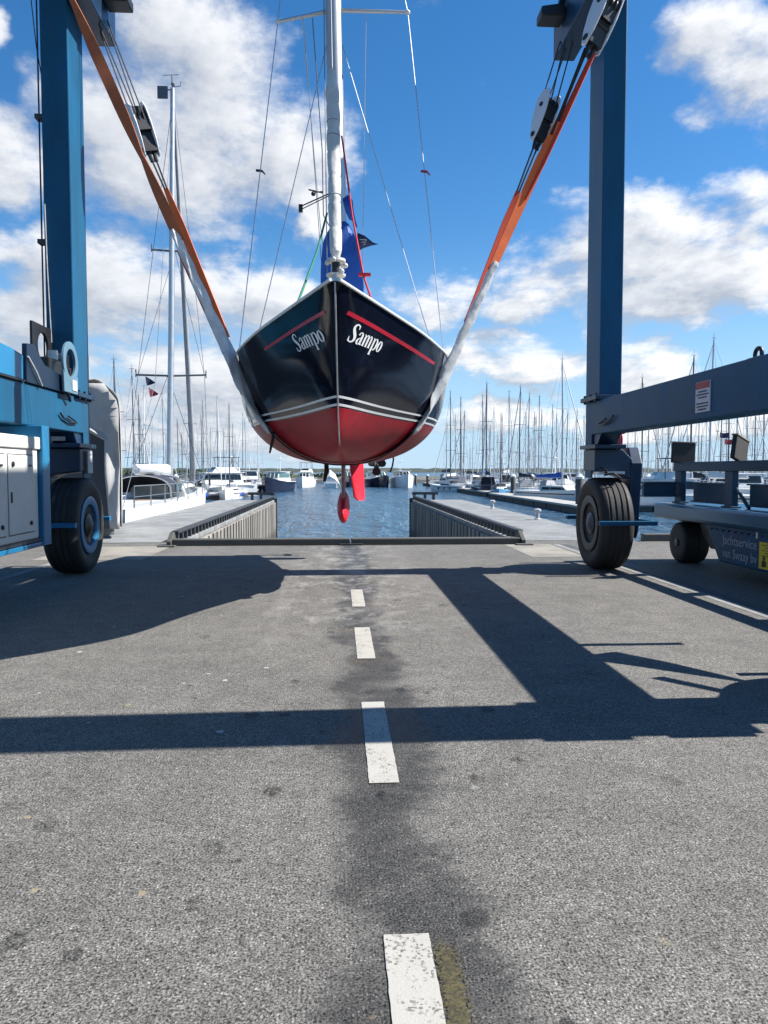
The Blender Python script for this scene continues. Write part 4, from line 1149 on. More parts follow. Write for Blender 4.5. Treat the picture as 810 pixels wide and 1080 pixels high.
        if len(low) > 2:
            cs = low; n = len(cs)
            nr = []
            for k in range(n):
                dd = (cs[min(k + 1, n - 1)] - cs[max(k - 1, 0)]).normalized(); nr.append(dd.cross(side_v))
            MB().strip(cs, [side_v] * n, [.065] * n, nr, .008).build('under_strap', 'darkweb', root, smooth=True)
    return root
YA, YB = 9.2, 11.8
blocksA = {1: at(622, 54, YA), -1: at(69, -16, YA)}
blocksB = {1: at(566, 152, YB), -1: at(161, 165, YB)}
slA = sling(YA, 'nearer lifting sling with white sleeves lying on the hull in front', blocksA, True)
slB = sling(YB, 'farther lifting sling, orange straps passing behind the lifted hull', blocksB, False)
# loose strap tails under the hull
tl = MB()
for pts, r_ in (([(-.53, 9.6, 1.80), (-.535, 9.6, 1.66), (-.53, 9.6, 1.46)], .035),):
    pass
tl.strip([at(344, 480, 11.7), at(344.5, 497, 11.7), at(342, 508, 11.7)], [(1, .2, 0)] * 3, [.035, .035, .022], [(0, 1, 0)] * 3, .012)
tl.build('strap_tail', 'darkweb', slB, smooth=True)
tl = MB()
tl.strip([at(288, 455, 9.15), at(288, 463, 9.15), at(286, 471, 9.15), at(284.5, 478, 9.15)], [(1, .2, 0)] * 4, [.016, .018, .016, .010], [(0, 1, 0)] * 4, .006)
tl.path([at(409, 471, 10.2), at(413, 476, 10.2), at(415, 484, 10.2), at(414, 491, 10.2), at(411.5, 498, 10.2)], .011, 8)
tl.build('strap_tail', 'darkweb', slA, smooth=True)

def pulley(bl, top, phi, label, cats='pulley block'):
    bl = Vector(bl); top = Vector(top)
    a = (top - bl).normalized(); yv = Vector((0, 1, 0)); e = a.cross(yv).normalized(); yv = e.cross(a)
    w = e * math.cos(phi) + yv * math.sin(phi); n = -e * math.sin(phi) + yv * math.cos(phi)
    c = bl + a * .40
    t = thing('pulley_block', c, label, cats, 'pulley blocks on the lift ropes')
    def P(u, v, q): return c + a * u + w * v + n * q
    outl = [(u * .96, v * .80) for u, v in [(-.42, -.05), (-.40, .05), (-.20, .13), (.05, .18), (.28, .18), (.40, .11), (.42, 0), (.40, -.10), (.28, -.17), (0, -.17), (-.25, -.12)]]
    for q in (-.11, .11):
        mb = MB(); A = [mb.bm.verts.new(P(u, v, q - .012)) for u, v in outl]; B = [mb.bm.verts.new(P(u, v, q + .012)) for u, v in outl]
        mb.bm.faces.new(A); mb.bm.faces.new(B[::-1])
        for i in range(len(outl)): j = (i + 1) % len(outl); mb.bm.faces.new((A[i], B[i], B[j], A[j]))
        mb.build('cheek_plate', 'signwhite', t, bevel=.01)
    mb = MB()
    for q in (-.065, 0, .065):
        ring = []
        for dq, r_ in ((-.030, .14), (-.012, .115), (.012, .115), (.030, .14)):
            ring.append([P(.16 + r_ * math.cos(2 * PI * k / 24), r_ * math.sin(2 * PI * k / 24), q + dq) for k in range(24)])
        g = mb.grid(ring, True); mb.bm.faces.new(g[0]); mb.bm.faces.new(g[-1])
    mb.build('sheave', 'black', t, smooth=True)
    mb = MB()
    for u0, u1, v0, v1 in ((-.34, -.02, -.07, .06), (-.05, .10, -.11, -.03), (-.05, .30, .085, .12)):
        vs_ = [mb.bm.verts.new(P(u, v, q)) for q in (-.092, .092) for u, v in ((u0, v0), (u1, v0), (u1, v1), (u0, v1))]
        for f_ in ((0, 1, 2, 3), (7, 6, 5, 4), (0, 4, 5, 1), (1, 5, 6, 2), (2, 6, 7, 3), (3, 7, 4, 0)): mb.bm.faces.new([vs_[i] for i in f_])
    mb.build('housing', 'black', t)
    mb = MB(); mb.path([P(.16, 0, -.135), P(.16, 0, .135)], .035, 12); mb.path([P(-.30, 0, -.135), P(-.30, 0, .135)], .04, 12)
    mb.path([P(-.02, .10, -.12), P(-.02, .10, .12)], .02, 8); mb.path([P(-.12, -.06, -.12), P(-.12, -.06, .12)], .03, 8)
    for q in (-.05, .05): mb.path([P(-.25, 0, q), P(-.48, 0, q * .6)], .03, 8)
    mb.build('pin', 'black', t, smooth=True)
    mb = MB()
    for k, q in enumerate((-.075, -.03, .03, .075)):
        sgn = 1 if k % 2 else -1
        mb.path([P(.18, .15 * sgn, q), top + n * q * 1.4 + w * .10 * sgn], .011, 6)
    mb.build('rope_fall', 'rope', t, smooth=True)
    return t
pulley(blocksA[1], (3.53, YA, 7.95), R(66), 'white pulley block at the top right edge, the larger nearer one on the right')
pulley(blocksB[1], (3.45, YB, 8.0), R(62), 'white pulley block hanging lower on the right in front of open sky, the smaller one')
pulley(blocksA[-1], (-3.53, YA, 7.98), R(-20), 'pulley block above the brown strap beside the top of the left post')
pulley(blocksB[-1], (-3.42, YB, 8.0), R(-118), 'dark pulley block with a white edge hanging in front of the big left cloud')

# ------------------------------------------------------------------ boat transporter on the right
TR = thing('boat_transporter', (5.6, 11, 0), 'low blue wheeled boat transporter with padded cradle frame at the right edge', 'boat transporter')
XT = 5.40
def tw_(x, yc, r, w):
    ty = MB().lathe([(r * .55, -w), (r * .86, -w * 1.02), (r * .96, -w * .9), (r, -w * .7), (r, -w * .12), (r * .97, -w * .08), (r * .97, w * .08), (r, w * .12), (r, w * .7), (r * .96, w * .9), (r * .86, w * 1.02), (r * .55, w)], (x, yc, r), 'x', 40).build('wheel', 'rubber', TR, smooth=True)
    MB().lathe([(r * .56, .03), (r * .57, -.005), (r * .50, -.01), (r * .44, .05), (r * .2, .055), (r * .18, -.03), (r * .08, -.04)], (x - w + .012, yc, r), 'x', 28).build('rim', 'navy', ty, smooth=True)
    return ty
tw_(5.74, 12.3, .335, .20); tw_(5.74, 6.3, .335, .20); tw_(6.9, 12.3, .335, .20); tw_(6.9, 6.3, .335, .20)
MB().prism([(12.15, .98), (5.4, .98), (5.4, .60), (5.6, .28), (11.0, .22), (11.30, .70), (12.1, .86)], 'x', XT + .12, 7.1).build('body', 'transporter', TR, bevel=.015) if False else None
MB().prism([(beam_pt(744, 545, XT + .06)[1], .74), (5.5, .74), (5.5, .20), (beam_pt(758, 590, XT + .06)[1], .20)], 'x', XT + .06, 7.2).build('body', 'transporter', TR, bevel=.02)
sl = MB()
prof = [(0, .775), (.025, .735), (.06, .715), (.30, .71), (.30, .97), (.05, .97), (.015, .955), (0, .925)]
sl.prism([(XT + a - .03, z) for a, z in prof], 'y', 5.0, 12.85)
sl.build('side_roller', 'chrome', TR, bevel=.012, seg=3)
MB().box(XT + .28, 7.3, 5.05, 12.80, .75, .95).build('bed', 'transporter', TR, bevel=.02)
bolts = MB()
for k in range(14): bolts.lathe([(.014, 0), (.014, -.012), (.006, -.018)], (XT + .06, 10.98 - k * .17, .66), 'x', 10)
bolts.build('bolt', 'black', TR)
MB().box(5.62, 5.9, 12.15, 12.45, .67, .75).build('axle_mount', 'black', TR, bevel=.02)
MB().prism([(11.35, .74), (12.0, .74), (11.9, .50), (11.6, .30), (11.3, .30)], 'x', 5.75, 6.1).build('drive_housing', 'black', TR, bevel=.02)
# cradle frame on top
fr = MB()
xr = 5.62
fr.box(xr, xr + .12, 5.4, 12.70, 1.50, 1.65)
fr.build('top_rail', 'tgrey', TR, bevel=.012)
YP2 = beam_pt(771.5, 510, xr + .06)[1]
for yc in (12.53, YP2, 9.1, 7.4):
    mp = MB().box(xr + .015, xr + .105, yc - .12, yc + .12, .98, 1.50); mp.box(xr - .02, xr + .14, yc - .15, yc + .15, .972, .995); mp.build('upright', 'tgrey', TR, bevel=.008)
for y0, y1 in ((12.72, 14.0), (YP2 + .2, 12.35), (9.3, YP2 - .25)):
    if y0 > 12.7:
        ib = MB().box(5.05, 5.61, 12.52, 12.60, 1.10, 1.30); ib.box(5.05, 5.61, 12.46, 12.66, 1.075, 1.10); ib.box(5.05, 5.61, 12.46, 12.66, 1.30, 1.325)
        ib.build('cross_bar', 'tgrey', TR)
    else:
        ib = MB().box(xr + .20, xr + .23, y0, y1, 1.02, 1.30); ib.box(xr + .15, xr + .28, y0, y1, 1.30, 1.322); ib.box(xr + .15, xr + .28, y0, y1, .998, 1.02); ib.build('long_bar', 'tgrey', TR)
bc = MB().path([(xr + .06, YP2 - .15, 1.25), (xr + .06, YP2 - .5, .98)], .025, 8); bc.build('brace', 'tgrey', TR)
def pad(yc, tilt, rotz):
    m_ = Matrix.Translation((xr + .06, yc, 1.80)) @ Matrix.Rotation(rotz, 4, 'Z') @ Matrix.Rotation(tilt, 4, 'Y')
    mb = MB().box(-.20, .20, -.035, .035, -.165, .165); bmesh.ops.transform(mb.bm, matrix=m_, verts=mb.bm.verts)
    pd = mb.build('cradle_pad', 'pad', TR, bevel=.012)
    mb = MB().box(-.21, .21, -.045, .045, .168, .185); bmesh.ops.transform(mb.bm, matrix=m_, verts=mb.bm.verts); mb.build('pad_edge', 'padedge', pd)
    mb = MB().path([(xr + .06, yc, 1.62), (xr + .06, yc + .02, 1.80)], .035, 10); mb.sphere((xr + .06, yc + .08, 1.70), .05, seg=10); mb.build('pad_swivel', 'black', pd)
pad(12.45, R(2), R(4)); pad(beam_pt(780, 475, xr + .06)[1], R(14), R(38))
# lettering on the side, read along +Y -> -Y (left to right for the camera)
def text_mesh(txt, size, bold=0.0, shear=0.0, spacing=1.0):
    cu = bpy.data.curves.new('txt', 'FONT'); cu.body = txt; cu.size = size; cu.offset = bold; cu.shear = shear; cu.space_character = spacing; cu.resolution_u = 3
    cu.fill_mode = 'FRONT'
    o = bpy.data.objects.new('txt', cu); COL.objects.link(o)
    dg = bpy.context.evaluated_depsgraph_get(); me = bpy.data.meshes.new_from_object(o.evaluated_get(dg))
    bpy.data.objects.remove(o); return me
def side_text(txt, y_left, z_base, size, wide=1.0):
    me = text_mesh(txt, size, .0, 0, 1.0)
    bm = bmesh.new(); bm.from_mesh(me)
    for v in bm.verts: v.co = Vector((XT + .0565, y_left - v.co.x * wide, z_base + v.co.y))
    mb = MB(); mb.bm.free(); mb.bm = bm
    return mb.build('lettering', 'sticker_grey', TR)
M['sticker_grey'] = mat('grey_lettering', (0.34, 0.40, 0.44), 0.5, var=.05)
ty0, ty1 = beam_pt(761.5, 575, XT + .05)[1], beam_pt(798, 575, XT + .05)[1]
for body, zb in (('Jachtservice', .47), ('van Swaay bv', .285)):
    me_ = text_mesh(body, 1.0); wdt = max(v.co.x for v in me_.vertices) - min(v.co.x for v in me_.vertices)
    side_text(body, ty0, zb, .185, (ty0 - ty1) / (wdt * .185))
SY = beam_pt(800.5, 585, XT + .05)[1]
yl = MB().box(XT + .050, XT + .058, SY - .67, SY, .24, .585).build('yellow_sticker', 'yellow', TR)
yt = MB()
for k in range(5): yt.box(XT + .0475, XT + .0495, SY - .57, SY - .06 - .07 * (k % 2), .545 - .035 * k, .555 - .035 * k)
for y in (SY - .12, SY - .30, SY - .48): yt.box(XT + .0475, XT + .0495, y - .05, y + .05, .265, .345); yt.lathe([(.03, 0), (.03, .002)], (XT + .0475, y, .375), 'x', 12)
yt.build('sticker_print', 'ink', yl)
MB().box(XT + .054, XT + .058, SY + .05, SY + .10, .62, .70).build('small_sticker', 'signwhite', TR)

# ------------------------------------------------------------------ tarpaulin-covered boat behind the left wheel
CB = thing('covered_boat', (-6.2, 18.6, 0), 'tall boat shrouded in a grey tarpaulin behind the left wheel of the lift', 'covered boat')
Yc0 = 17.2
def tp_pt(px, py, Y=Yc0): p = at(px, py, Y); return (p.x, p.z)
sec = [(-4.78, .22), (-4.775, .9), (-4.77, 1.6), (-4.77, 2.3), (-4.78, 2.95), (-4.82, 3.12), (-5.02, 3.34), (-5.26, 3.55), (-5.34, 3.57), (-6.2, 3.40), (-7.2, 3.1), (-7.5, 2.4), (-7.5, 1.2), (-7.5, .22)]
rows = []; rnd = random.Random(11)
for i in range(40):
    f = i / 39; y = Yc0 + 4.4 * f
    row = []
    for j, (x, z) in enumerate(sec):
        fold = .035 * math.sin(5.1 * y + j * .35) * min(1, (3.6 - z) / 1.4) + .02 * math.sin(11 * y + 2 * j)
        row.append((x - .31 * (y - Yc0) * (1 if x > -6.2 else .1) + fold * min(1, (y - Yc0) * 2) + rnd.uniform(-.008, .008), y, z + .05 * math.sin(y * 2.0 + j) * (1 if z > 2.5 else .2)))
    rows.append(row)
mb = MB(); mb.grid(rows)
tarp = mb.build('tarpaulin', 'tarp', CB, smooth=True, solid=.02, sub=1)
# front flap of the tarpaulin around a dark panel
fl_ = MB()
fr_rows = []
for k in range(19):
    f = k / 18
    zt = .24 + (3.40 - .24) * f
    xr_ = -4.79 if zt < 3.0 else -4.79 - (zt - 3.0) * .75
    xl = -5.03 - .14 * f if zt < 2.3 else (-5.30 - (zt - 2.3) * 2.2)
    r_ = []
    for j in range(7):
        g_ = j / 6; x = xl + (xr_ - xl) * g_
        r_.append((x, Yc0 - .06 - .055 * math.sin(9 * x + 2.6 * zt) - .04 * math.sin(19 * x - zt * 1.7) - .05 * abs(math.sin(3.1 * zt + 5 * x)), zt))
    fr_rows.append(r_)
fl_.grid(fr_rows); fl_.build('tarpaulin_front', 'tarp', CB, smooth=True, solid=.015)
MB().prism([(-7.45, .24), (-5.0, .24), (-5.14, 2.9), (-7.4, 3.1)], 'y', Yc0 + .05, Yc0 + .12).build('hull_panel', 'darkpanel', CB, bevel=.01)
MB().box(-7.1, -5.3, Yc0 + .3, Yc0 + 1.2, .013, .24).box(-7.2, -6.4, Yc0 + 1.2, Yc0 + 4.0, .013, .24).build('cradle', 'darkpanel', CB)
MB().path([(-5.75, Yc0 + 1.0, 3.4), (-5.75, Yc0 + 1.0, 4.15)], .03, 8).build('pole', 'alu', CB)
# ------------------------------------------------------------------ harbour boats
def loft_hull(mb, L, B, F, fine=1.0, sheer=.25, stern=.75):
    """bow at +y, waterline z=0"""
    rows = []; n = 14
    for i in range(n + 1):
        f = i / n; y = -L / 2 + L * f
        b = B / 2 * (min(1, stern + (1 - stern) * math.sin(min(1, f / .45) * PI / 2)) if f < .5 else math.cos((f - .5) / .5 * PI / 2) ** (.75 * fine))
        if i == n: b = .02
        zt = F * (1 + sheer * (f - .35) ** 2 * (3 if f > .35 else .6))
        rake = .06 * L * max(0, f - .8) / .2
        rows.append([(-b, y + rake * .5, zt), (-b * .97, y + rake * .2, zt * .5), (-b * .88, y, .02), (-b * .45, y - rake * .6, -.35), (0, y - rake * .8, -.45), (b * .45, y - rake * .6, -.35), (b * .88, y, .02), (b * .97, y + rake * .2, zt * .5), (b, y + rake * .5, zt)])
    g = mb.grid(rows)
    mb.bm.faces.new(g[0])
    for a, b in zip(g, g[1:]): mb.bm.faces.new((a[0], a[-1], b[-1], b[0]))
    return mb
def deckhouse(mb, y0, y1, w0, w1, z0, z1, slope0=.1, slope1=.6):
    b = [(-w0, y0, z0), (w0, y0, z0), (w1, y1, z0), (-w1, y1, z0)]
    t = [(-w0 * .85, y0 + slope0, z1), (w0 * .85, y0 + slope0, z1), (w1 * .82, y1 - slope1, z1), (-w1 * .82, y1 - slope1, z1)]
    B_ = [mb.bm.verts.new(p) for p in b]; T_ = [mb.bm.verts.new(p) for p in t]
    mb.bm.faces.new(T_)
    for i in range(4): mb.bm.faces.new((B_[i], B_[(i + 1) % 4], T_[(i + 1) % 4], T_[i]))
    return b, t
def band(mb, b, t, f0, f1, faces=(0, 1, 2, 3), off=.015, inset=.08):
    for i in faces:
        j = (i + 1) % 4
        P = [Vector(b[i]), Vector(b[j]), Vector(t[j]), Vector(t[i])]
        n = (P[1] - P[0]).cross(P[3] - P[0]).normalized()
        c = sum(P, Vector()) / 4
        if n.dot(Vector((c.x, c.y - (b[0][1] + b[2][1]) / 2, 0))) < 0: n = -n
        def q(u, v): return P[0].lerp(P[1], u).lerp(P[3].lerp(P[2], u), v) + n * off
        vs = [q(inset, f0), q(1 - inset, f0), q(1 - inset, f1), q(inset, f1)]
        mb.bm.faces.new([mb.bm.verts.new(x) for x in vs])

def sailboat(name, hullm, coverm, mastm, L=11.0, H=14.0, hood='coverdark', furl=True, wires=.010):
    """prototype at the origin, waterline z=0, mast top H above it"""
    r = thing(name, (0, 0, 0), 'white sailboat', 'sailboat')
    F = .105 * L
    loft_hull(MB(), L, .31 * L, F).build('hull', hullm, r, smooth=True) if False else None
    h = loft_hull(MB(), L, .31 * L, F).build('hull', hullm, r, smooth=True)
    st = MB(); 
    for sd_ in (-1, 1):
        rows = []
        for i in range(9):
            f = .04 + .86 * i / 8; y = -L / 2 + L * f
            b = .31 * L / 2 * (min(1, .75 + .25 * math.sin(min(1, f / .45) * PI / 2)) if f < .5 else math.cos((f - .5) / .5 * PI / 2) ** .75)
            rows.append([(sd_ * (b * .985 + .02), y, F * .74), (sd_ * (b * .992 + .02), y, F * .84)])
        st.grid(rows)
    st.build('stripe', 'navyhull' if hullm != 'navyhull' else 'white', h)
    mb = MB(); b, t = deckhouse(mb, -.12 * L, .22 * L, .105 * L, .06 * L, F * 1.0, F * 1.0 + .05 * L, .05, .09 * L)
    cb_ = mb.build('coachroof', 'offwhite', r, bevel=.05)
    mb = MB(); band(mb, b, t, .25, .72, (1, 3), .02, .06); mb.build('window', 'glass', cb_)
    mb = MB(); b, t = deckhouse(mb, -.15 * L, -.06 * L, .085 * L, .075 * L, F * 1.0 + .01 * L, F + .095 * L, .0, .06 * L); mb.build('sprayhood', hood, r, bevel=.06)
    my = .07 * L
    ms = MB().path([(0, my, F + .03 * L), (0, my - .005 * L, H * .6), (0, my - .02 * L, H)], [.095, .085, .06], 8).build('mast', mastm, r, smooth=True)
    sp = MB()
    for q, w in ((.40, .085), (.66, .07)): sp.path([(-w * L, my - .03, H * q), (0, my, H * q + .05), (w * L, my - .03, H * q)], .03, 6)
    sp.build('spreader', mastm, ms)
    mh = MB().path([(0, my - .02 * L, H), (0, my - .02 * L, H + .55)], .018, 5).box(-.22, .22, my - .02 * L - .03, my - .02 * L + .03, H + .10, H + .14)
    mh.build('masthead', 'thinwire', ms)
    bz = F + .125 * L
    bo = MB().path([(0, my - .1, bz), (0, my - .37 * L, bz + .02)], .07, 8).build('boom', mastm, r)
    rows = []
    for i in range(9):
        f = i / 8; y = my - .12 - .35 * L * f; hgt = (.5 - .3 * f) * (1 + .1 * math.sin(i * 2.1)); w = .15 - .05 * f
        rows.append([(-w, y, bz), (-w * .8, y, bz + hgt * .5), (0, y, bz + hgt), (w * .8, y, bz + hgt * .5), (w, y, bz), (0, y, bz - .10)])
    mb = MB(); g = mb.grid(rows, True); mb.bm.faces.new(g[0]); mb.bm.faces.new(g[-1]); mb.build('sail_cover', coverm, bo, smooth=True)
    top = Vector((0, my - .02 * L, H * .985)); bow = Vector((0, L * .50, F * 1.35)); stern = Vector((0, -L * .49, F))
    if furl:
        MB().path([bow, bow.lerp(top, .06), bow.lerp(top, .1), bow.lerp(top, .9), top], [.02, .02, .06, .04, .015], 8).build('furled_sail', 'coverwhite' if mastm != 'darkmast' else 'greymast', r, smooth=True)
    rg_ = MB().path([stern, top], wires, 4)
    for sd_ in (-1, 1):
        c0 = Vector((sd_ * .135 * L, my - .1, F)); s1 = Vector((sd_ * .085 * L, my - .03, H * .40)); s2 = Vector((sd_ * .07 * L, my - .03, H * .66))
        rg_.path([c0, s1, s2, top], wires, 4); rg_.path([c0, Vector((0, my, H * .40))], wires, 4); rg_.path([s1, Vector((0, my, H * .66))], wires, 4)
    rg_.build('rigging', 'thinwire', r)
    rl = MB()
    for sd_ in (-1, 1):
        pts = []
        for i in range(8):
            f = .05 + .92 * i / 7; y = -L / 2 + L * f
            bb = .31 * L / 2 * (min(1, .75 + .25 * math.sin(min(1, f / .45) * PI / 2)) if f < .5 else math.cos((f - .5) / .5 * PI / 2) ** .75) * .95
            zt = F * (1 + .25 * (f - .35) ** 2 * (3 if f > .35 else .6))
            rl.path([(sd_ * bb, y, zt), (sd_ * bb, y, zt + .6)], .018, 4); pts.append((sd_ * bb, y, zt + .6))
        rl.path(pts, .014, 4)
    rl.build('guardrail', 'steel', r)
    fd = MB()
    for i in range(3): fd.sphere((-.158 * L, -.2 * L + .16 * L * i, F * .55), .16, (.8, .8, 1.9), 10)
    fd.build('fender', random.choice(['navyhull', 'white', 'coverblue']), r, smooth=True)
    return r

PROTO = {}
specs = {
    'a': ('white', 'coverblue', 'alu', 'covergrey'), 'b': ('white', 'covergrey', 'greymast', 'coverdark'), 'c': ('offwhite', 'coverwhite', 'alu', 'covergrey'),
    'd': ('navyhull', 'coverdark', 'darkmast', 'coverdark'), 'e': ('bluehull', 'coverdark', 'darkmast', 'coverdark'), 'f': ('white', 'coverred', 'greymast', 'coverred'), 'g': ('white', 'coverdark', 'darkmast', 'covergrey')}
used_proto = {}
for k, (hm, cm, mm, hd) in specs.items():
    PROTO[k] = sailboat('sailboat', hm, cm, mm, hood=hd)
    used_proto[k] = False

def put_sail(k, px, top, Y, heading, label, group, scale_L=1.0, lean=0.0):
    pt = at(px, top, Y)
    H = pt.z - WZ
    if used_proto[k]: o = copy_tree(PROTO[k])
    else: o = PROTO[k]; used_proto[k] = True
    sc = H / 14.0
    sL = min(1.25, max(.72, sc)) * scale_L
    o.scale = (sL, sL, sc)
    heading = ((heading - 90) * 2.4 + (180 if int(px) % 3 else 0)) if 60 < heading < 120 else heading
    hd = R(heading)
    # heading 0: bow away (+Y); mast stands at local y = .07 L
    my = .05 * 11 * sL
    o.location = (pt.x + my * math.sin(hd), pt.y - my * math.cos(hd), WZ)
    o.rotation_euler = (0, R(lean), hd)
    tag(o, label, 'sailboat', group)
    return o

# the row between the lifted hull and the right post, left to right
ordn = ['first', 'second', 'third', 'fourth', 'fifth', 'sixth', 'seventh', 'eighth', 'ninth', 'tenth', 'eleventh', 'twelfth', 'thirteenth', 'fourteenth', 'fifteenth', 'sixteenth', 'seventeenth', 'eighteenth', 'nineteenth', 'twentieth', 'twenty-first', 'twenty-second', 'twenty-third']
hulld = {'a': 'white sailboat with blue sail cover', 'b': 'white sailboat with grey sail cover', 'c': 'cream sailboat with white sail cover', 'd': 'navy sailboat with dark sail cover', 'e': 'light blue sailboat with dark cover', 'f': 'white sailboat with red sail cover', 'g': 'white sailboat with dark sail cover'}
row = [  # px, top, Y, kind, heading
    (475, 414, 150, 'g', 95), (486, 420, 138, 'g', 85), (509, 418, 128, 'b', 92), (513.5, 405, 118, 'd', 88), (521, 431, 150, 'c', 96),
    (528.5, 437, 104, 'e', 165), (537, 414, 140, 'b', 80), (549, 409, 108, 'g', 94), (555, 437, 150, 'c', 88), (558.5, 416, 118, 'b', 98),
    (564, 436, 135, 'f', 90), (569, 419, 110, 'g', 84), (577, 445, 150, 'a', 95), (583, 428, 125, 'b', 90), (593, 380, 84, 'a', 100),
    (604, 453, 140, 'c', 92), (610, 459, 130, 'f', 85), (616, 440, 100, 'b', 96)]
for i, (px, tp_, Y, k, hd) in enumerate(row):
    ex = {14: 'white sailboat with the tallest mast in the row left of the right post', 5: 'light blue sailboat pointing its bow here beside the thick pile'}.get(i)
    put_sail(k, px, tp_, Y, hd, ex or f'{hulld[k]}, {ordn[i]} mast rightward from the lifted hull', 'sailboats right of the slip')
rowr = [  # behind the right beam and the transporter
    (664, 470, 128, 'c', 92), (670, 440, 118, 'b', 88), (677.5, 399, 92, 'g', 95), (684, 455, 130, 'a', 85), (692, 432, 105, 'c', 97), (699, 448, 120, 'b', 90),
    (706, 425, 112, 'g', 84), (716, 440, 100, 'f', 93), (725, 430, 125, 'c', 90), (732, 376, 82, 'g', 96), (738, 430, 130, 'b', 88), (745, 440, 96, 'a', 92), (753, 358, 72, 'c', 98),
    (762, 420, 110, 'g', 86), (769, 405, 88, 'd', 94), (778, 398, 120, 'b', 90), (788, 410, 76, 'c', 100), (797, 415, 105, 'g', 88), (806, 400, 82, 'b', 95), (822, 396, 95, 'a', 92)]
for i, (px, tp_, Y, k, hd) in enumerate(rowr):
    ex = {12: 'cream sailboat whose tall pale mast rises above the right beam near its sign', 2: 'white sailboat whose dark masthead pokes over the right beam beside the post', 9: 'white sailboat whose thin dark mast clears the right beam left of the tall pale mast'}.get(i)
    put_sail(k, px, tp_, Y, hd, ex or f'{hulld[k]}, {ordn[i]} mast rightward from the right post', 'sailboats behind the right beam')
rowl = [  # left side, behind the big moored yacht
    (139, 390, 62, 'b', 350), (146, 418, 74, 'g', 8), (152, 408, 96, 'b', 95), (171, 416, 100, 'c', 85), (200, 405, 92, 'g', 92), (213.5, 424, 112, 'b', 88), (229, 420, 108, 'c', 96),
    (241.5, 427, 98, 'g', 90), (256, 437, 130, 'b', 85), (272, 446, 140, 'c', 93), (248, 460, 150, 'c', 80), (222, 452, 135, 'a', 100), (160, 440, 125, 'a', 92), (120, 380, 70, 'g', 10)]
for i, (px, tp_, Y, k, hd) in enumerate(rowl):
    rank = sorted(range(len(rowl)), key=lambda q: rowl[q][0]).index(i)
    put_sail(k, px, tp_, Y, hd, f'{hulld[k]}, {ordn[rank]} mast rightward from the covered boat', 'sailboats left of the slip')

rnd = random.Random(21)
for side, n, x0, x1, lab in ((1, 22, 470, 625, 'small far sailboat, short thin mast in the packed rows right of the lifted hull'), (1, 16, 655, 830, 'small far sailboat, short thin mast low behind the transporter frame'), (-1, 12, 136, 262, 'small far sailboat, short thin mast left of the navy cruiser')):
    for i in range(n):
        px = x0 + (x1 - x0) * (i + rnd.uniform(.1, .9)) / n
        put_sail(rnd.choice('abcgcb'), px, rnd.uniform(432, 468), rnd.uniform(112, 190), 180 * rnd.randint(0, 1) + rnd.uniform(-35, 35), lab, lab.replace('small far sailboat', 'small far sailboats'))
# the big white yacht moored along the left pier
BGX, BGY = -7.95, 36.0
big = thing('moored_yacht', (BGX, BGY, WZ), 'large white yacht with very tall mast moored along the left pier', 'sailboat')
def G_(mb, *a, **k):
    bmesh.ops.translate(mb.bm, verts=mb.bm.verts, vec=Vector((BGX, BGY, WZ))); return mb.build(*a, **k)
LB, FB = 20.0, 2.35
hm_ = loft_hull(MB(), LB, 3.7, FB, sheer=.15, stern=.9); bmesh.ops.translate(hm_.bm, verts=hm_.bm.verts, vec=(0, -3.0, 0))
bh = G_(hm_, 'hull', 'white', big, smooth=True)
mb = MB(); 
for i in range(6): 
    y = -11.6 + i * 2.0; mb.box(1.80, 1.875, y, y + .8, 1.72, 1.90)
mb.build if False else None
G_(mb, 'window', 'glass', bh)
mb = MB(); b, t = deckhouse(mb, -2.2, 4.0, 1.35, .8, FB, FB + .55, .05, 1.4); cbn = G_(mb, 'coachroof', 'offwhite', big, bevel=.06)
mb = MB(); band(mb, b, t, .25, .75, (1, 3), .02, .06); G_(mb, 'window', 'glass', cbn)
# sprayhood: dark canvas arch with clear panels on a bent frame
mb = MB()
rows = []
for i in range(6):
    f = i / 5; y = -4.6 + 2.9 * f; zt = FB + 1.0 - .5 * max(0, f - .45) / .55
    rows.append([(1.12 * math.cos(a), y, FB + .25 + (zt - FB - .25) * math.sin(a) ** .55) for a in [PI * k / 12 for k in range(13)]])
mb.grid(rows); hd_ = G_(mb, 'sprayhood', 'coverdark', big, smooth=True, solid=.03)
mb = MB(); mb.box(1.06, 1.14, -3.4, -2.2, FB + .35, FB + .62); G_(mb, 'clear_panel', 'greenglass', hd_)
for y in (-4.6, -3.2, -1.9):
    mb = MB(); mb.path([(1.2 * math.cos(a), y, FB + .98 * math.sin(a) ** .5 if 0 < a < PI else FB) for a in [PI * k / 12 for k in range(13)]], .035, 6)
    G_(mb, 'frame_hoop', 'steel', big, smooth=True)
H_ = 21.3; pt = at(182, 93, BGY); H_ = pt.z - WZ
mxl = pt.x - BGX
pbase = at(178.5, 500, BGY); mxb = pbase.x - BGX
mb = MB().path([(mxb, 0, FB + .4), (mxb * .5 + mxl * .5, 0, H_ * .5), (mxl, 0, H_)], [.15, .14, .10], 12); bm_ = G_(mb, 'mast', 'alu', big, smooth=True)
mb = MB()
def lerp(a, b, t): return a + (b - a) * t
zsp = [at(181, 264.5, BGY).z - WZ, at(179.5, 396, BGY).z - WZ]
for z, w in ((zsp[0], .86), (zsp[1], 1.55)):
    x_ = lerp(mxb, mxl, z / H_)
    mb = MB(); mb.path([(x_ - w, -.15, z), (x_, 0, z - .02), (x_ + w, .15, z + .05)], .045, 6)
    for q in (-1, 1): mb.path([(x_ + q * w, .15 * q, z - .1), (x_ + q * w, .15 * q, z + .25)], .03, 6)
    G_(mb, 'spreader', 'darkmast', bm_)
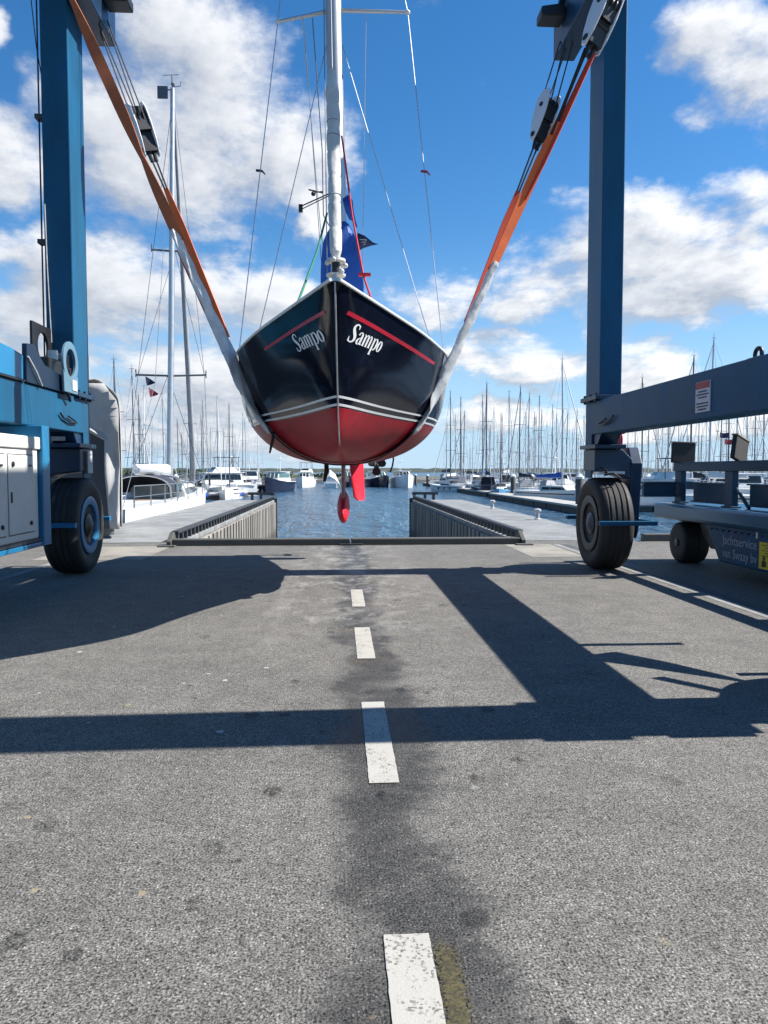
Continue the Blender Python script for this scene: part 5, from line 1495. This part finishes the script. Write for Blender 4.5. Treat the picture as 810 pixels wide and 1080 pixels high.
fp = at(172.5, 100, BGY) - Vector((BGX, BGY, WZ))
mb = MB().box(fp.x - .22, fp.x + .24, -.25, -.2, fp.z - .27, fp.z + .27); mb.box(fp.x + .2, mxl, -.24, -.2, fp.z + .1, fp.z + .14); G_(mb, 'reflector', 'darkmast', bm_)
mb = MB().path([(mxl, 0, H_), (mxl - .03, 0, H_ + .6)], .03, 6).path([(mxl + .0, 0, H_ + .05), (mxl + .35, 0, H_ + .1), (mxl + .38, 0, H_ + .3)], .02, 6).path([(mxl - .4, 0, H_ + .55), (mxl + .3, 0, H_ + .6)], .014, 5).sphere((mxl + .02, 0, H_ + .18), .10, seg=8)
G_(mb, 'masthead', 'thinwire', bm_)
topv = Vector((mxl, .1, H_ * .985)); bowv = Vector((.0, 6.75, FB + .35))
mb = MB().path([bowv, bowv.lerp(topv, .03), bowv.lerp(topv, .06), bowv.lerp(topv, .5), bowv.lerp(topv, .93), topv], [.05, .06, .15, .12, .07, .03], 10); G_(mb, 'furled_sail', 'covergrey', big, smooth=True)
mb = MB()
for sd_ in (-1, 1):
    s1 = Vector((lerp(mxb, mxl, .4) + sd_ * 1.5, 0, zsp[1])); s2 = Vector((lerp(mxb, mxl, .7) + sd_ * .85, 0, zsp[0])); c0 = Vector((sd_ * 1.95, -.1, FB))
    mb.path([c0, s1, s2, topv], .012, 5); mb.path([c0, Vector((mxb, 0, zsp[1]))], .012, 5); mb.path([s1, Vector((mxl, 0, zsp[0]))], .01, 5)
    mb.path([(sd_ * 1.3, -12.0, FB), Vector((0, -2, H_ * .35)), topv], .011, 5)
mb.path([(-1.2, -5, FB), (mxb - 1.2, -1, zsp[1])], .012, 5)
G_(mb, 'rigging', 'thinwire', big)
bz_ = at(160, 493, 33).z - WZ
mb = MB().path([(mxb, -.2, bz_ - .25), (mxb + .05, -5.9, bz_ - .12)], .13, 10); bb_ = G_(mb, 'boom', 'alu', big)
rows = []
for i in range(9):
    f = i / 8; y = -.3 - 5.6 * f; hgt = .26 - .10 * f; w = .15 - .04 * f
    rows.append([(mxb - w, y, bz_ - .2), (mxb - w * .8, y, bz_ + hgt * .3), (mxb, y, bz_ + hgt * .6), (mxb + w * .8, y, bz_ + hgt * .3), (mxb + w, y, bz_ - .2), (mxb, y, bz_ - .3)])
mb = MB(); g = mb.grid(rows, True); mb.bm.faces.new(g[0]); mb.bm.faces.new(g[-1]); G_(mb, 'sail_cover', 'coverwhite', bb_, smooth=True)
mb = MB()
for sd_ in (-1, 1):
    pts = []
    for i in range(10):
        y = -12.4 + 18.6 * i / 9; f = (y + 3.0 + LB / 2) / LB
        bb = 1.85 * (1 if f < .5 else math.cos((f - .5) / .5 * PI / 2) ** .75) * .95
        zt = FB * (1 + .15 * (f - .35) ** 2 * (3 if f > .35 else .6))
        mb.path([(sd_ * bb, y, zt), (sd_ * bb, y, zt + .68)], .022, 5); pts.append((sd_ * bb, y, zt + .68))
    mb.path(pts, .018, 5); mb.path([(x, y, z - .33) for x, y, z in pts], .012, 5)
mb.path([(.9, 6.6, FB + .9), (.4, 7.3, FB + 1.0), (-.4, 7.3, FB + 1.0), (-.9, 6.6, FB + .9)], .025, 6)
G_(mb, 'guardrail', 'steel', big)
mb = MB()
for i in range(4): mb.sphere((1.98, -9.2 + 3.4 * i, 1.6), .22, (.8, .8, 1.8), 12)
G_(mb, 'fender', 'navyhull', big, smooth=True)
mb = MB()
for p_, c_ in (((.5, 5.9), .12), ((-.2, 6.2), .1)): mb.box(p_[0] - .2, p_[0] + .25, p_[1] - .6, p_[1] - .2, FB + .1, FB + .55)
mb.path([(.2, 6.2, FB + .5), (.9, 6.3, FB + .95), (.8, 6.9, FB + .4)], .06, 8); G_(mb, 'anchor_gear', 'black', big)
# tan canvas bag hung on the guard rail
bgp = at(151.5, 536, 30.6)
tb_ = thing('canvas_bag', (bgp.x, bgp.y, bgp.z - .35), 'tan canvas bag hung on the guardrail of the large moored yacht', 'bag')
mb = MB(); rows = []
for k, (z, w, d) in enumerate(((-.34, .20, .16), (-.2, .27, .22), (.05, .30, .22), (.25, .31, .18), (.33, .30, .12))):
    rows.append([(bgp.x + w * math.copysign(abs(math.cos(a)) ** .5, math.cos(a)) + .015 * math.sin(k * 2 + 3 * a), bgp.y + d * math.copysign(abs(math.sin(a)) ** .5, math.sin(a)), bgp.z + z) for a in [2 * PI * j / 20 for j in range(20)]])
g = mb.grid(rows, True); mb.bm.faces.new(g[0]); mb.bm.faces.new(g[-1]); mb.build('bag', 'tan', tb_, smooth=True)
MB().path([(bgp.x - .24, bgp.y - .24, bgp.z + .3), (bgp.x, bgp.y - .25, bgp.z - .05), (bgp.x + .24, bgp.y - .24, bgp.z + .3)], .02, 6).build('strap', 'darkpanel', tb_)
# flags under the spreader of the yacht
for (px, py, m_, lab) in ((157, 402, 'flagnavy', 'small navy pennant flying high on the left yacht rigging'), (160.5, 414, 'flagred', 'small dark red pennant flying below the navy one on the left')):
    p = at(px, py, 35.5); mb = MB()
    mb.grid([[p + Vector((-.16, 0, .22)), p + Vector((-.10, 0, -.2))], [p + Vector((.06, .06, .10)), p + Vector((.06, .05, -.16))], [p + Vector((.28, -.03, -.05)), p + Vector((.26, -.03, -.10))]])
    o = mb.build('pennant', m_, None, solid=.01); tag(o, lab, 'flag', 'pennants on the left yacht')
for (px, py, m_, lab) in ((764, 459, 'flagnavy', 'dark blue flag flying between masts above the transporter frame'), (769, 466, 'flagred', 'small red flag flying under the dark blue one at right')):
    p = at(px, py, 80); mb = MB()
    mb.grid([[p + Vector((-.5, 0, .30)), p + Vector((-.5, 0, -.25))], [p + Vector((.0, .1, .22)), p + Vector((.0, .1, -.32))], [p + Vector((.55, -.05, .28)), p + Vector((.55, -.05, -.28))]])
    o = mb.build('flag', m_, None, solid=.015); tag(o, lab, 'flag', 'flags among the right masts')

# motor boats
def motorboat(name, hullm, glassm, L, B, F, fly=True, arch=False, topm='white'):
    r = thing(name, (0, 0, 0), 'motor boat', 'motor boat')
    h = loft_hull(MB(), L, B, F, fine=.8, sheer=.45, stern=.92).build('hull', hullm, r, smooth=True)
    mb = MB().path([(sd * 0, 0, 0) for sd in (1, 2)], .01) if False else MB()
    for sd_ in (-1, 1):
        mb.path([(sd_ * B * .5, -L * .48, F * 1.02), (sd_ * B * .505, 0, F * 1.06), (sd_ * B * .40, L * .26, F * 1.22), (sd_ * B * .16, L * .43, F * 1.42)], .07, 6)
    mb.build('rubbing_strake', 'white', h)
    mb = MB(); b, t = deckhouse(mb, -.34 * L, .22 * L, B * .40, B * .30, F, F + .145 * L, .02 * L, .09 * L); cb_ = mb.build('cabin', topm, r, bevel=.08)
    mb = MB(); band(mb, b, t, .42, .88, (0, 1, 2, 3), .03, .05); mb.build('window', glassm, cb_)
    mb = MB()
    for u in (.33, .66):
        P0 = Vector(b[2]).lerp(Vector(b[3]), u); P1 = Vector(t[2]).lerp(Vector(t[3]), u); mb.path([P0.lerp(P1, .4) + Vector((0, .04, 0)), P0.lerp(P1, .9) + Vector((0, .04, 0))], .05, 5)
    mb.build('window_post', topm, cb_)
    z = F + .145 * L
    mb = MB(); mb.box(-B * .36, B * .36, -.36 * L, .14 * L, z, z + .08); mb.build('roof', topm, r, bevel=.03)
    if fly:
        mb = MB(); b, t = deckhouse(mb, -.30 * L, .04 * L, B * .33, B * .27, z + .08, z + .08 + .06 * L, 0, .05 * L); fb = mb.build('flybridge', topm, r, bevel=.05)
        mb = MB(); band(mb, b, t, .55, .98, (2,), .04, .08); mb.build('windscreen', 'glass', fb)
        mb = MB(); mb.box(-B * .34, B * .34, -.30 * L, -.04 * L, z + .185 * L, z + .185 * L + .06)
        for x in (-B * .31, B * .31):
            for y in (-.28 * L, -.06 * L): mb.path([(x, y, z + .08), (x, y, z + .185 * L)], .035, 5)
        mb.build('bimini', 'coverdark' if hullm == 'white' else 'coverwhite', r)
    mb = MB().path([(0, -.22 * L, z), (0, -.24 * L, z + .25 * L)], .05, 6).path([(-.5, -.23 * L, z + .17 * L), (.5, -.23 * L, z + .17 * L)], .03, 5).sphere((0, -.23 * L, z + .19 * L), .25, (1, 1, .45), 10).path([(.4, -.2 * L, z), (.4, -.24 * L, z + .3 * L)], .018, 4)
    mb.build('radar_mast', 'white', r)
    mb = MB()
    for sd_ in (-1, 1):
        pts = [(sd_ * B * .46, -.05 * L, F + .75), (sd_ * B * .44, .15 * L, F + .85), (sd_ * B * .30, .33 * L, F + 1.05), (0, .50 * L, F * 1.5 + .8)]
        mb.path(pts, .03, 5)
        for x, y, zz in pts[:3]: mb.path([(x, y, zz - .75), (x, y, zz)], .025, 4)
    mb.build('bow_rail', 'steel', r)
    return r
def put_motor(o, px, wy, Y, heading, label, sc=1.0):
    p = at(px, wy, Y); o.location = (p.x, p.y, WZ); o.rotation_euler.z = R(heading); o.scale = (sc, sc, sc)
    tag(o, label, 'motor boat', 'motor boats across the basin')
m1 = motorboat('motor_boat', 'navyhull', 'greenglass', 12.5, 4.1, 1.75, fly=False); put_motor(m1, 291, 517, 132, 168, 'navy motor cruiser with white cabin and green windows, left of the keel', .95)
m2 = motorboat('motor_boat', 'white', 'glass', 11.5, 4.0, 1.6, fly=True); put_motor(m2, 322, 513, 170, 176, 'white flybridge motor boat with dark top right of the navy cruiser', 1.0)
m3 = copy_tree(m1); put_motor(m3, 399, 513, 172, 192, 'dark-hulled motor boat right of the red rudder', .98)
m4 = motorboat('motor_boat', 'white', 'glass', 11.5, 4.3, 1.9, fly=False); put_motor(m4, 425, 513.5, 168, 186, 'plain white motor boat at the right end of the far row', 1.0)
m5 = copy_tree(m3); put_motor(m5, 368, 513, 175, 180, 'dark motor boat mostly hidden behind the keel', .95)
m6 = copy_tree(m2); put_motor(m6, 225, 514, 108, 118, 'white flybridge motor boat behind the left pontoon', 1.0)
m7 = copy_tree(m4); put_motor(m7, 250, 511, 150, 120, 'white motor boat between piles beyond the left pontoon', 1.0)
m8 = copy_tree(m4); put_motor(m8, 588, 527, 92, 172, 'white cabin boat lying behind the nearest right pontoon', .9)
m9 = copy_tree(m2); put_motor(m9, 690, 540, 66, 82, 'white flybridge boat seen between right wheel and transporter', .85)
m10 = copy_tree(m4); put_motor(m10, 762, 536, 74, 96, 'white motor boat seen through the transporter cradle frame', .9)
# boat under a white winter tent
p = at(349, 513, 168)
wt = thing('tented_boat', (p.x, p.y, WZ), 'small boat under a pointed white tent cover beside the keel', 'covered boat')
mb = MB()
rows = []
for i in range(9):
    f = i / 8; y = -3 + 6 * f; hz_ = (2.5 + 1.4 * math.sin(PI * min(1, f * 1.2)))
    rows.append([(p.x - 2.0, p.y + y, WZ + .7), (p.x - 1.7 + .08 * math.sin(i * 2), p.y + y, WZ + 1.6), (p.x - .2, p.y + y, WZ + hz_), (p.x + .9 + .08 * math.cos(i * 2), p.y + y, WZ + hz_ * .72), (p.x + 1.9, p.y + y, WZ + .7)])
g = mb.grid(rows); mb.bm.faces.new(g[0]); mb.bm.faces.new(g[-1]); mb.build('tent', 'coverwhite', wt, smooth=False)
h_ = loft_hull(MB(), 7.0, 3.4, .9); bmesh.ops.translate(h_.bm, verts=h_.bm.verts, vec=(p.x, p.y, WZ)); h_.build('hull', 'white', wt, smooth=True)

# pontoons and piles
def pontoon(x0, x1, y0, y1, label):
    t = thing('pontoon', ((x0 + x1) / 2, (y0 + y1) / 2, WZ), label, 'pontoon', 'floating pontoons')
    mb = MB(); L_ = y1 - y0; n = max(2, int(L_ / 4.2)) if L_ > abs(x1 - x0) else max(2, int((x1 - x0) / 4.2))
    for k in range(n):
        if L_ > abs(x1 - x0): mb.box(x0, x1, y0 + L_ * k / n + .12, y0 + L_ * (k + 1) / n - .12, WZ - .3, WZ + .52)
        else: mb.box(x0 + (x1 - x0) * k / n + .12, x0 + (x1 - x0) * (k + 1) / n - .12, y0, y1, WZ - .3, WZ + .52)
    mb.build('float', 'pontoonside', t)
    MB().box(x0 - .06, x1 + .06, y0 - .06, y1 + .06, WZ + .52, WZ + .70).build('deck', 'pontoondeck', t)
pontoon(19.4, 21.8, 62, 99, 'nearest floating pontoon on the right, starting behind the right wheel')
pontoon(20.0, 22.4, 104, 140, 'middle floating pontoon on the right, left of the light blue boat')
pontoon(20.6, 23.0, 147, 190, 'farthest floating pontoon on the right near the lifted hull')
pontoon(-17.0, -12.8, 96, 122, 'floating pontoon on the left behind the big moored yacht')
pontoon(-19.5, -13.6, 150, 153, 'small far pontoon on the left beside the navy cruiser')
pontoon(22.4, 70, 64, 66, 'long floating pontoon behind the transporter at the right')
pl_list = [(451, 513, 'first'), (466, 515, 'second'), (484, 517, 'third'), (513, 521, 'fourth'), (541, 526, 'fifth'), (561, 522, 'sixth'), (611, 541, 'seventh'), (683, 538, 'eighth'), (438.5, 511.5, None), (186, 525, 'a'), (215, 521, 'b'), (243.5, 517, 'c'), (258, 515, 'd')]
proto_pile = None
for px, by, w in pl_list:
    Y = 2838 / (by - 497); p = at(px, by, Y)
    lab = {None: 'mooring pile beside the plain white motor boat', 'a': 'leftmost grey mooring pile beside the big moored yacht', 'b': 'mooring pile just left of the white flybridge boat at left', 'c': 'mooring pile right of the left pontoon', 'd': 'mooring pile nearest the navy cruiser'}.get(w) or f'grey mooring pile with pale cap, {w} from the left among the right pontoons'
    t = None
    if proto_pile is None:
        t = thing('mooring_pile', (p.x, p.y, WZ), lab, 'pile', 'mooring piles')
        mb = MB().lathe([(.34, -1), (.34, 3.05), (.30, 3.12)], (p.x, p.y, WZ), 'z', 14); mb.build('shaft', 'pile', t, smooth=True)
        mb = MB().lathe([(.36, 3.0), (.37, 3.2), (.05, 3.48)], (p.x, p.y, WZ), 'z', 14); mb.build('cap', 'pilecap', t, smooth=True)
        proto_pile = t
    else:
        t = copy_tree(proto_pile); t.location = (p.x, p.y, WZ); tag(t, lab, 'pile', 'mooring piles')
    ztop = at(px, 500.5, p.y).z - WZ
    t.scale.z = max(.8, ztop / 3.4)

# far shore and breakwater
def ridge(name, m, x0, x1, Y, zlo, zhi, dpt, n, seed):
    rnd = random.Random(seed); mb = MB(); rows = []
    hs_ = [zlo + (zhi - zlo) * (.35 + .65 * rnd.random()) for _ in range(n + 1)]
    for it in range(2): hs_ = [(hs_[max(0, i - 1)] + hs_[i] * 2 + hs_[min(n, i + 1)]) / 4 for i in range(n + 1)]
    for i in range(n + 1):
        x = x0 + (x1 - x0) * i / n; h = hs_[i]
        rows.append([(x, Y, WZ - 1), (x, Y + dpt * .12, WZ + .5 * (h - WZ)), (x, Y + dpt * .35, h), (x, Y + dpt, h * .8), (x, Y + dpt * 1.2, WZ - 1)])
    mb.grid(rows); return tag(mb.build(name, m, None), kind='structure')
ridge('far_shore', 'hedge', -2600, 3000, 2100, 4.0, 12.0, 120, 900, 2)
ridge('breakwater', 'bank', -95, 40, 236, -.6, -.05, 7, 160, 4)
rnd = random.Random(9)
mb = MB()
for k in range(2600):
    x = rnd.uniform(-95, 8 if rnd.random() < .3 else -24); y = 240 + rnd.uniform(-2, 4); h = rnd.uniform(.3, 1.5) * (1.5 if x < -40 else .9)
    r_ = rnd.uniform(.3, .7)
    a = rnd.uniform(0, PI); z = -.3
    c, s_ = math.cos(a) * r_, math.sin(a) * r_
    vs = [mb.bm.verts.new((x - c, y - s_, z)), mb.bm.verts.new((x + c, y + s_, z)), mb.bm.verts.new((x + c * .7 + rnd.uniform(-.2, .2), y + s_, z + h)), mb.bm.verts.new((x - c * .5, y, z + h * rnd.uniform(.7, 1.2)))]
    mb.bm.faces.new(vs)
M['reed'] = mat('reeds_and_shrubs', (0.075, 0.105, 0.04), .9, var=.5, vscale=.6)
tag(mb.build('reeds', 'reed', None), kind='stuff')

# ------------------------------------------------------------------ light and sky
SUN_EL, SUN_AZ = R(45), R(1.2)          # azimuth from +X towards +Y
sd3 = Vector((math.cos(SUN_EL) * math.cos(SUN_AZ), math.cos(SUN_EL) * math.sin(SUN_AZ), math.sin(SUN_EL)))
ld = bpy.data.lights.new('sun', 'SUN'); ld.energy = 5.0; ld.angle = R(0.5); ld.color = (1.0, 0.965, 0.915)
so = bpy.data.objects.new('sun', ld); COL.objects.link(so); so.rotation_euler = sd3.to_track_quat('Z', 'Y').to_euler()

wd = bpy.data.worlds.new('World'); S.world = wd; wd.use_nodes = True
N = wd.node_tree.nodes; L = wd.node_tree.links
for n in list(N): N.remove(n)
out = N.new('ShaderNodeOutputWorld'); bg = N.new('ShaderNodeBackground'); L.new(bg.outputs[0], out.inputs[0])
SKY_STR = 0.055
bg.inputs['Strength'].default_value = SKY_STR
sky = N.new('ShaderNodeTexSky'); sky.sky_type = 'NISHITA'; sky.sun_disc = False
sky.sun_elevation = SUN_EL; sky.sun_rotation = PI / 2 - SUN_AZ; sky.air_density = 1.0; sky.dust_density = 0.1; sky.ozone_density = 4.0
tc = N.new('ShaderNodeTexCoord'); G = tc.outputs['Generated']
sx = N.new('ShaderNodeSeparateXYZ'); L.new(G, sx.inputs[0])
yp = math_node(N, L, 'MAXIMUM', sx.outputs[1], 0.12)
U = math_node(N, L, 'DIVIDE', sx.outputs[0], yp); V = math_node(N, L, 'DIVIDE', sx.outputs[2], yp)
# cumulus banks: centres and radii as directions (u = x/y, v = z/y)
blobs = []
def bl(px, py, rx, ry): blobs.append(((px - 358) / 811, (497 - py) / 811, rx / 811, ry / 811))
bl(190, 60, 95, 62); bl(130, 120, 75, 75); bl(215, 130, 95, 85); bl(300, 165, 75, 55); bl(165, 190, 95, 65); bl(20, 190, 65, 45); bl(15, 270, 50, 30); bl(8, 55, 20, 22)
bl(120, 330, 150, 55); bl(190, 310, 70, 48); bl(270, 335, 70, 45); bl(60, 390, 120, 50); bl(200, 410, 130, 60); bl(100, 265, 60, 34); bl(210, 460, 160, 30)
bl(760, 40, 75, 40); bl(790, 95, 60, 50); bl(745, 120, 40, 20); bl(800, 210, 50, 30)
bl(640, 270, 75, 55); bl(740, 265, 95, 50); bl(700, 320, 80, 30); bl(560, 290, 55, 38); bl(460, 315, 52, 26); bl(520, 325, 50, 18); bl(800, 300, 50, 30)
bl(560, 378, 75, 26); bl(500, 385, 50, 14); bl(690, 385, 48, 36); bl(640, 360, 35, 18); bl(575, 412, 20, 9); bl(520, 440, 90, 14); bl(640, 440, 80, 16); bl(330, 235, 22, 26); bl(780, 440, 80, 20); bl(300, 420, 60, 40)
def density(du, dv):
    u = math_node(N, L, 'ADD', U, du); v = math_node(N, L, 'ADD', V, dv)
    cb_ = N.new('ShaderNodeCombineXYZ'); L.new(u, cb_.inputs[0]); L.new(v, cb_.inputs[1])
    # warp so that the edges of the banks billow
    wn = N.new('ShaderNodeTexNoise'); wn.inputs['Scale'].default_value = 7; wn.inputs['Detail'].default_value = 5; wn.inputs['Roughness'].default_value = .6; L.new(cb_.outputs[0], wn.inputs['Vector'])
    wv = N.new('ShaderNodeVectorMath'); wv.operation = 'MULTIPLY_ADD'; L.new(wn.outputs['Color'], wv.inputs[0]); wv.inputs[1].default_value = (.13, .10, 0); L.new(cb_.outputs[0], wv.inputs[2])
    best = None
    for (uc, vc, ru, rv) in blobs:
        ma = N.new('ShaderNodeVectorMath'); ma.operation = 'MULTIPLY_ADD'; L.new(wv.outputs[0], ma.inputs[0])
        ma.inputs[1].default_value = (1 / ru, 1 / rv, 0); ma.inputs[2].default_value = (-(uc + .065) / ru, -(vc + .05) / rv, 0)
        dt = N.new('ShaderNodeVectorMath'); dt.operation = 'DOT_PRODUCT'; L.new(ma.outputs[0], dt.inputs[0]); L.new(ma.outputs[0], dt.inputs[1])
        best = dt.outputs['Value'] if best is None else math_node(N, L, 'SMOOTH_MIN', best, dt.outputs['Value'], .45)
    # detail, finer and flatter towards the horizon
    vd = math_node(N, L, 'ADD', math_node(N, L, 'MAXIMUM', v, 0.0), .28)
    qu = math_node(N, L, 'DIVIDE', u, vd); qv = math_node(N, L, 'DIVIDE', -1.0, vd)
    cq = N.new('ShaderNodeCombineXYZ'); L.new(qu, cq.inputs[0]); L.new(qv, cq.inputs[1])
    nz = noise(N, L, cq.outputs[0], 3.4, 12, .62)
    d = math_node(N, L, 'SUBTRACT', 1.0, math_node(N, L, 'MINIMUM', best, 2.6))
    d = math_node(N, L, 'MULTIPLY', d, .38)
    return math_node(N, L, 'ADD', d, math_node(N, L, 'MULTIPLY', math_node(N, L, 'SUBTRACT', nz, .49), 2.5))
d0 = density(0, 0); d1 = density(.030, .028)
front = ramp(N, L, sx.outputs[1], .14, .3)
# sky behind the camera: scattered clouds of the same kind
nb = noise(N, L, G, 2.6, 9, .6)
cov_b = ramp(N, L, nb, .58, .72, 0, .5)
cover = ramp(N, L, d0, -.24, .40)
cover = math_node(N, L, 'ADD', math_node(N, L, 'MULTIPLY', cover, front), math_node(N, L, 'MULTIPLY', cov_b, math_node(N, L, 'SUBTRACT', 1.0, front)))
cover = math_node(N, L, 'MULTIPLY', cover, ramp(N, L, sx.outputs[2], -.01, .03, 0, .96))
lit = ramp(N, L, math_node(N, L, 'SUBTRACT', d0, d1), -.30, .42, 0, 1, False)
thick = ramp(N, L, d0, .25, 1.1, 0, .55)
lit = math_node(N, L, 'SUBTRACT', lit, thick, None, True)
lit = math_node(N, L, 'MULTIPLY', lit, ramp(N, L, U, -.35, .25, .82, 1.12))
K = 1 / SKY_STR
white = tuple(c * K for c in (.525, .53, .54)); grey = tuple(c * K for c in (.25, .275, .32))
cc = mixc(N, L, lit, grey, white)
# slightly deeper blue than the model gives, as the phone rendered it
hs_n = N.new('ShaderNodeHueSaturation'); hs_n.inputs['Saturation'].default_value = 1.28; hs_n.inputs['Value'].default_value = 1.42; L.new(sky.outputs[0], hs_n.inputs['Color'])
hz_f = ramp(N, L, sx.outputs[2], -.02, .30, .85, 0.0)
blue = mixc(N, L, hz_f, hs_n.outputs[0], tuple(c * K for c in (.235, .36, .50)))
L.new(mixc(N, L, cover, blue, cc), bg.inputs['Color'])

S.render.engine = 'CYCLES'
S.view_settings.view_transform = 'Standard'; S.view_settings.look = 'None'; S.view_settings.gamma = 1.0; S.view_settings.exposure = 1.03
S.view_settings.use_curve_mapping = False
S.cycles.max_bounces = 6
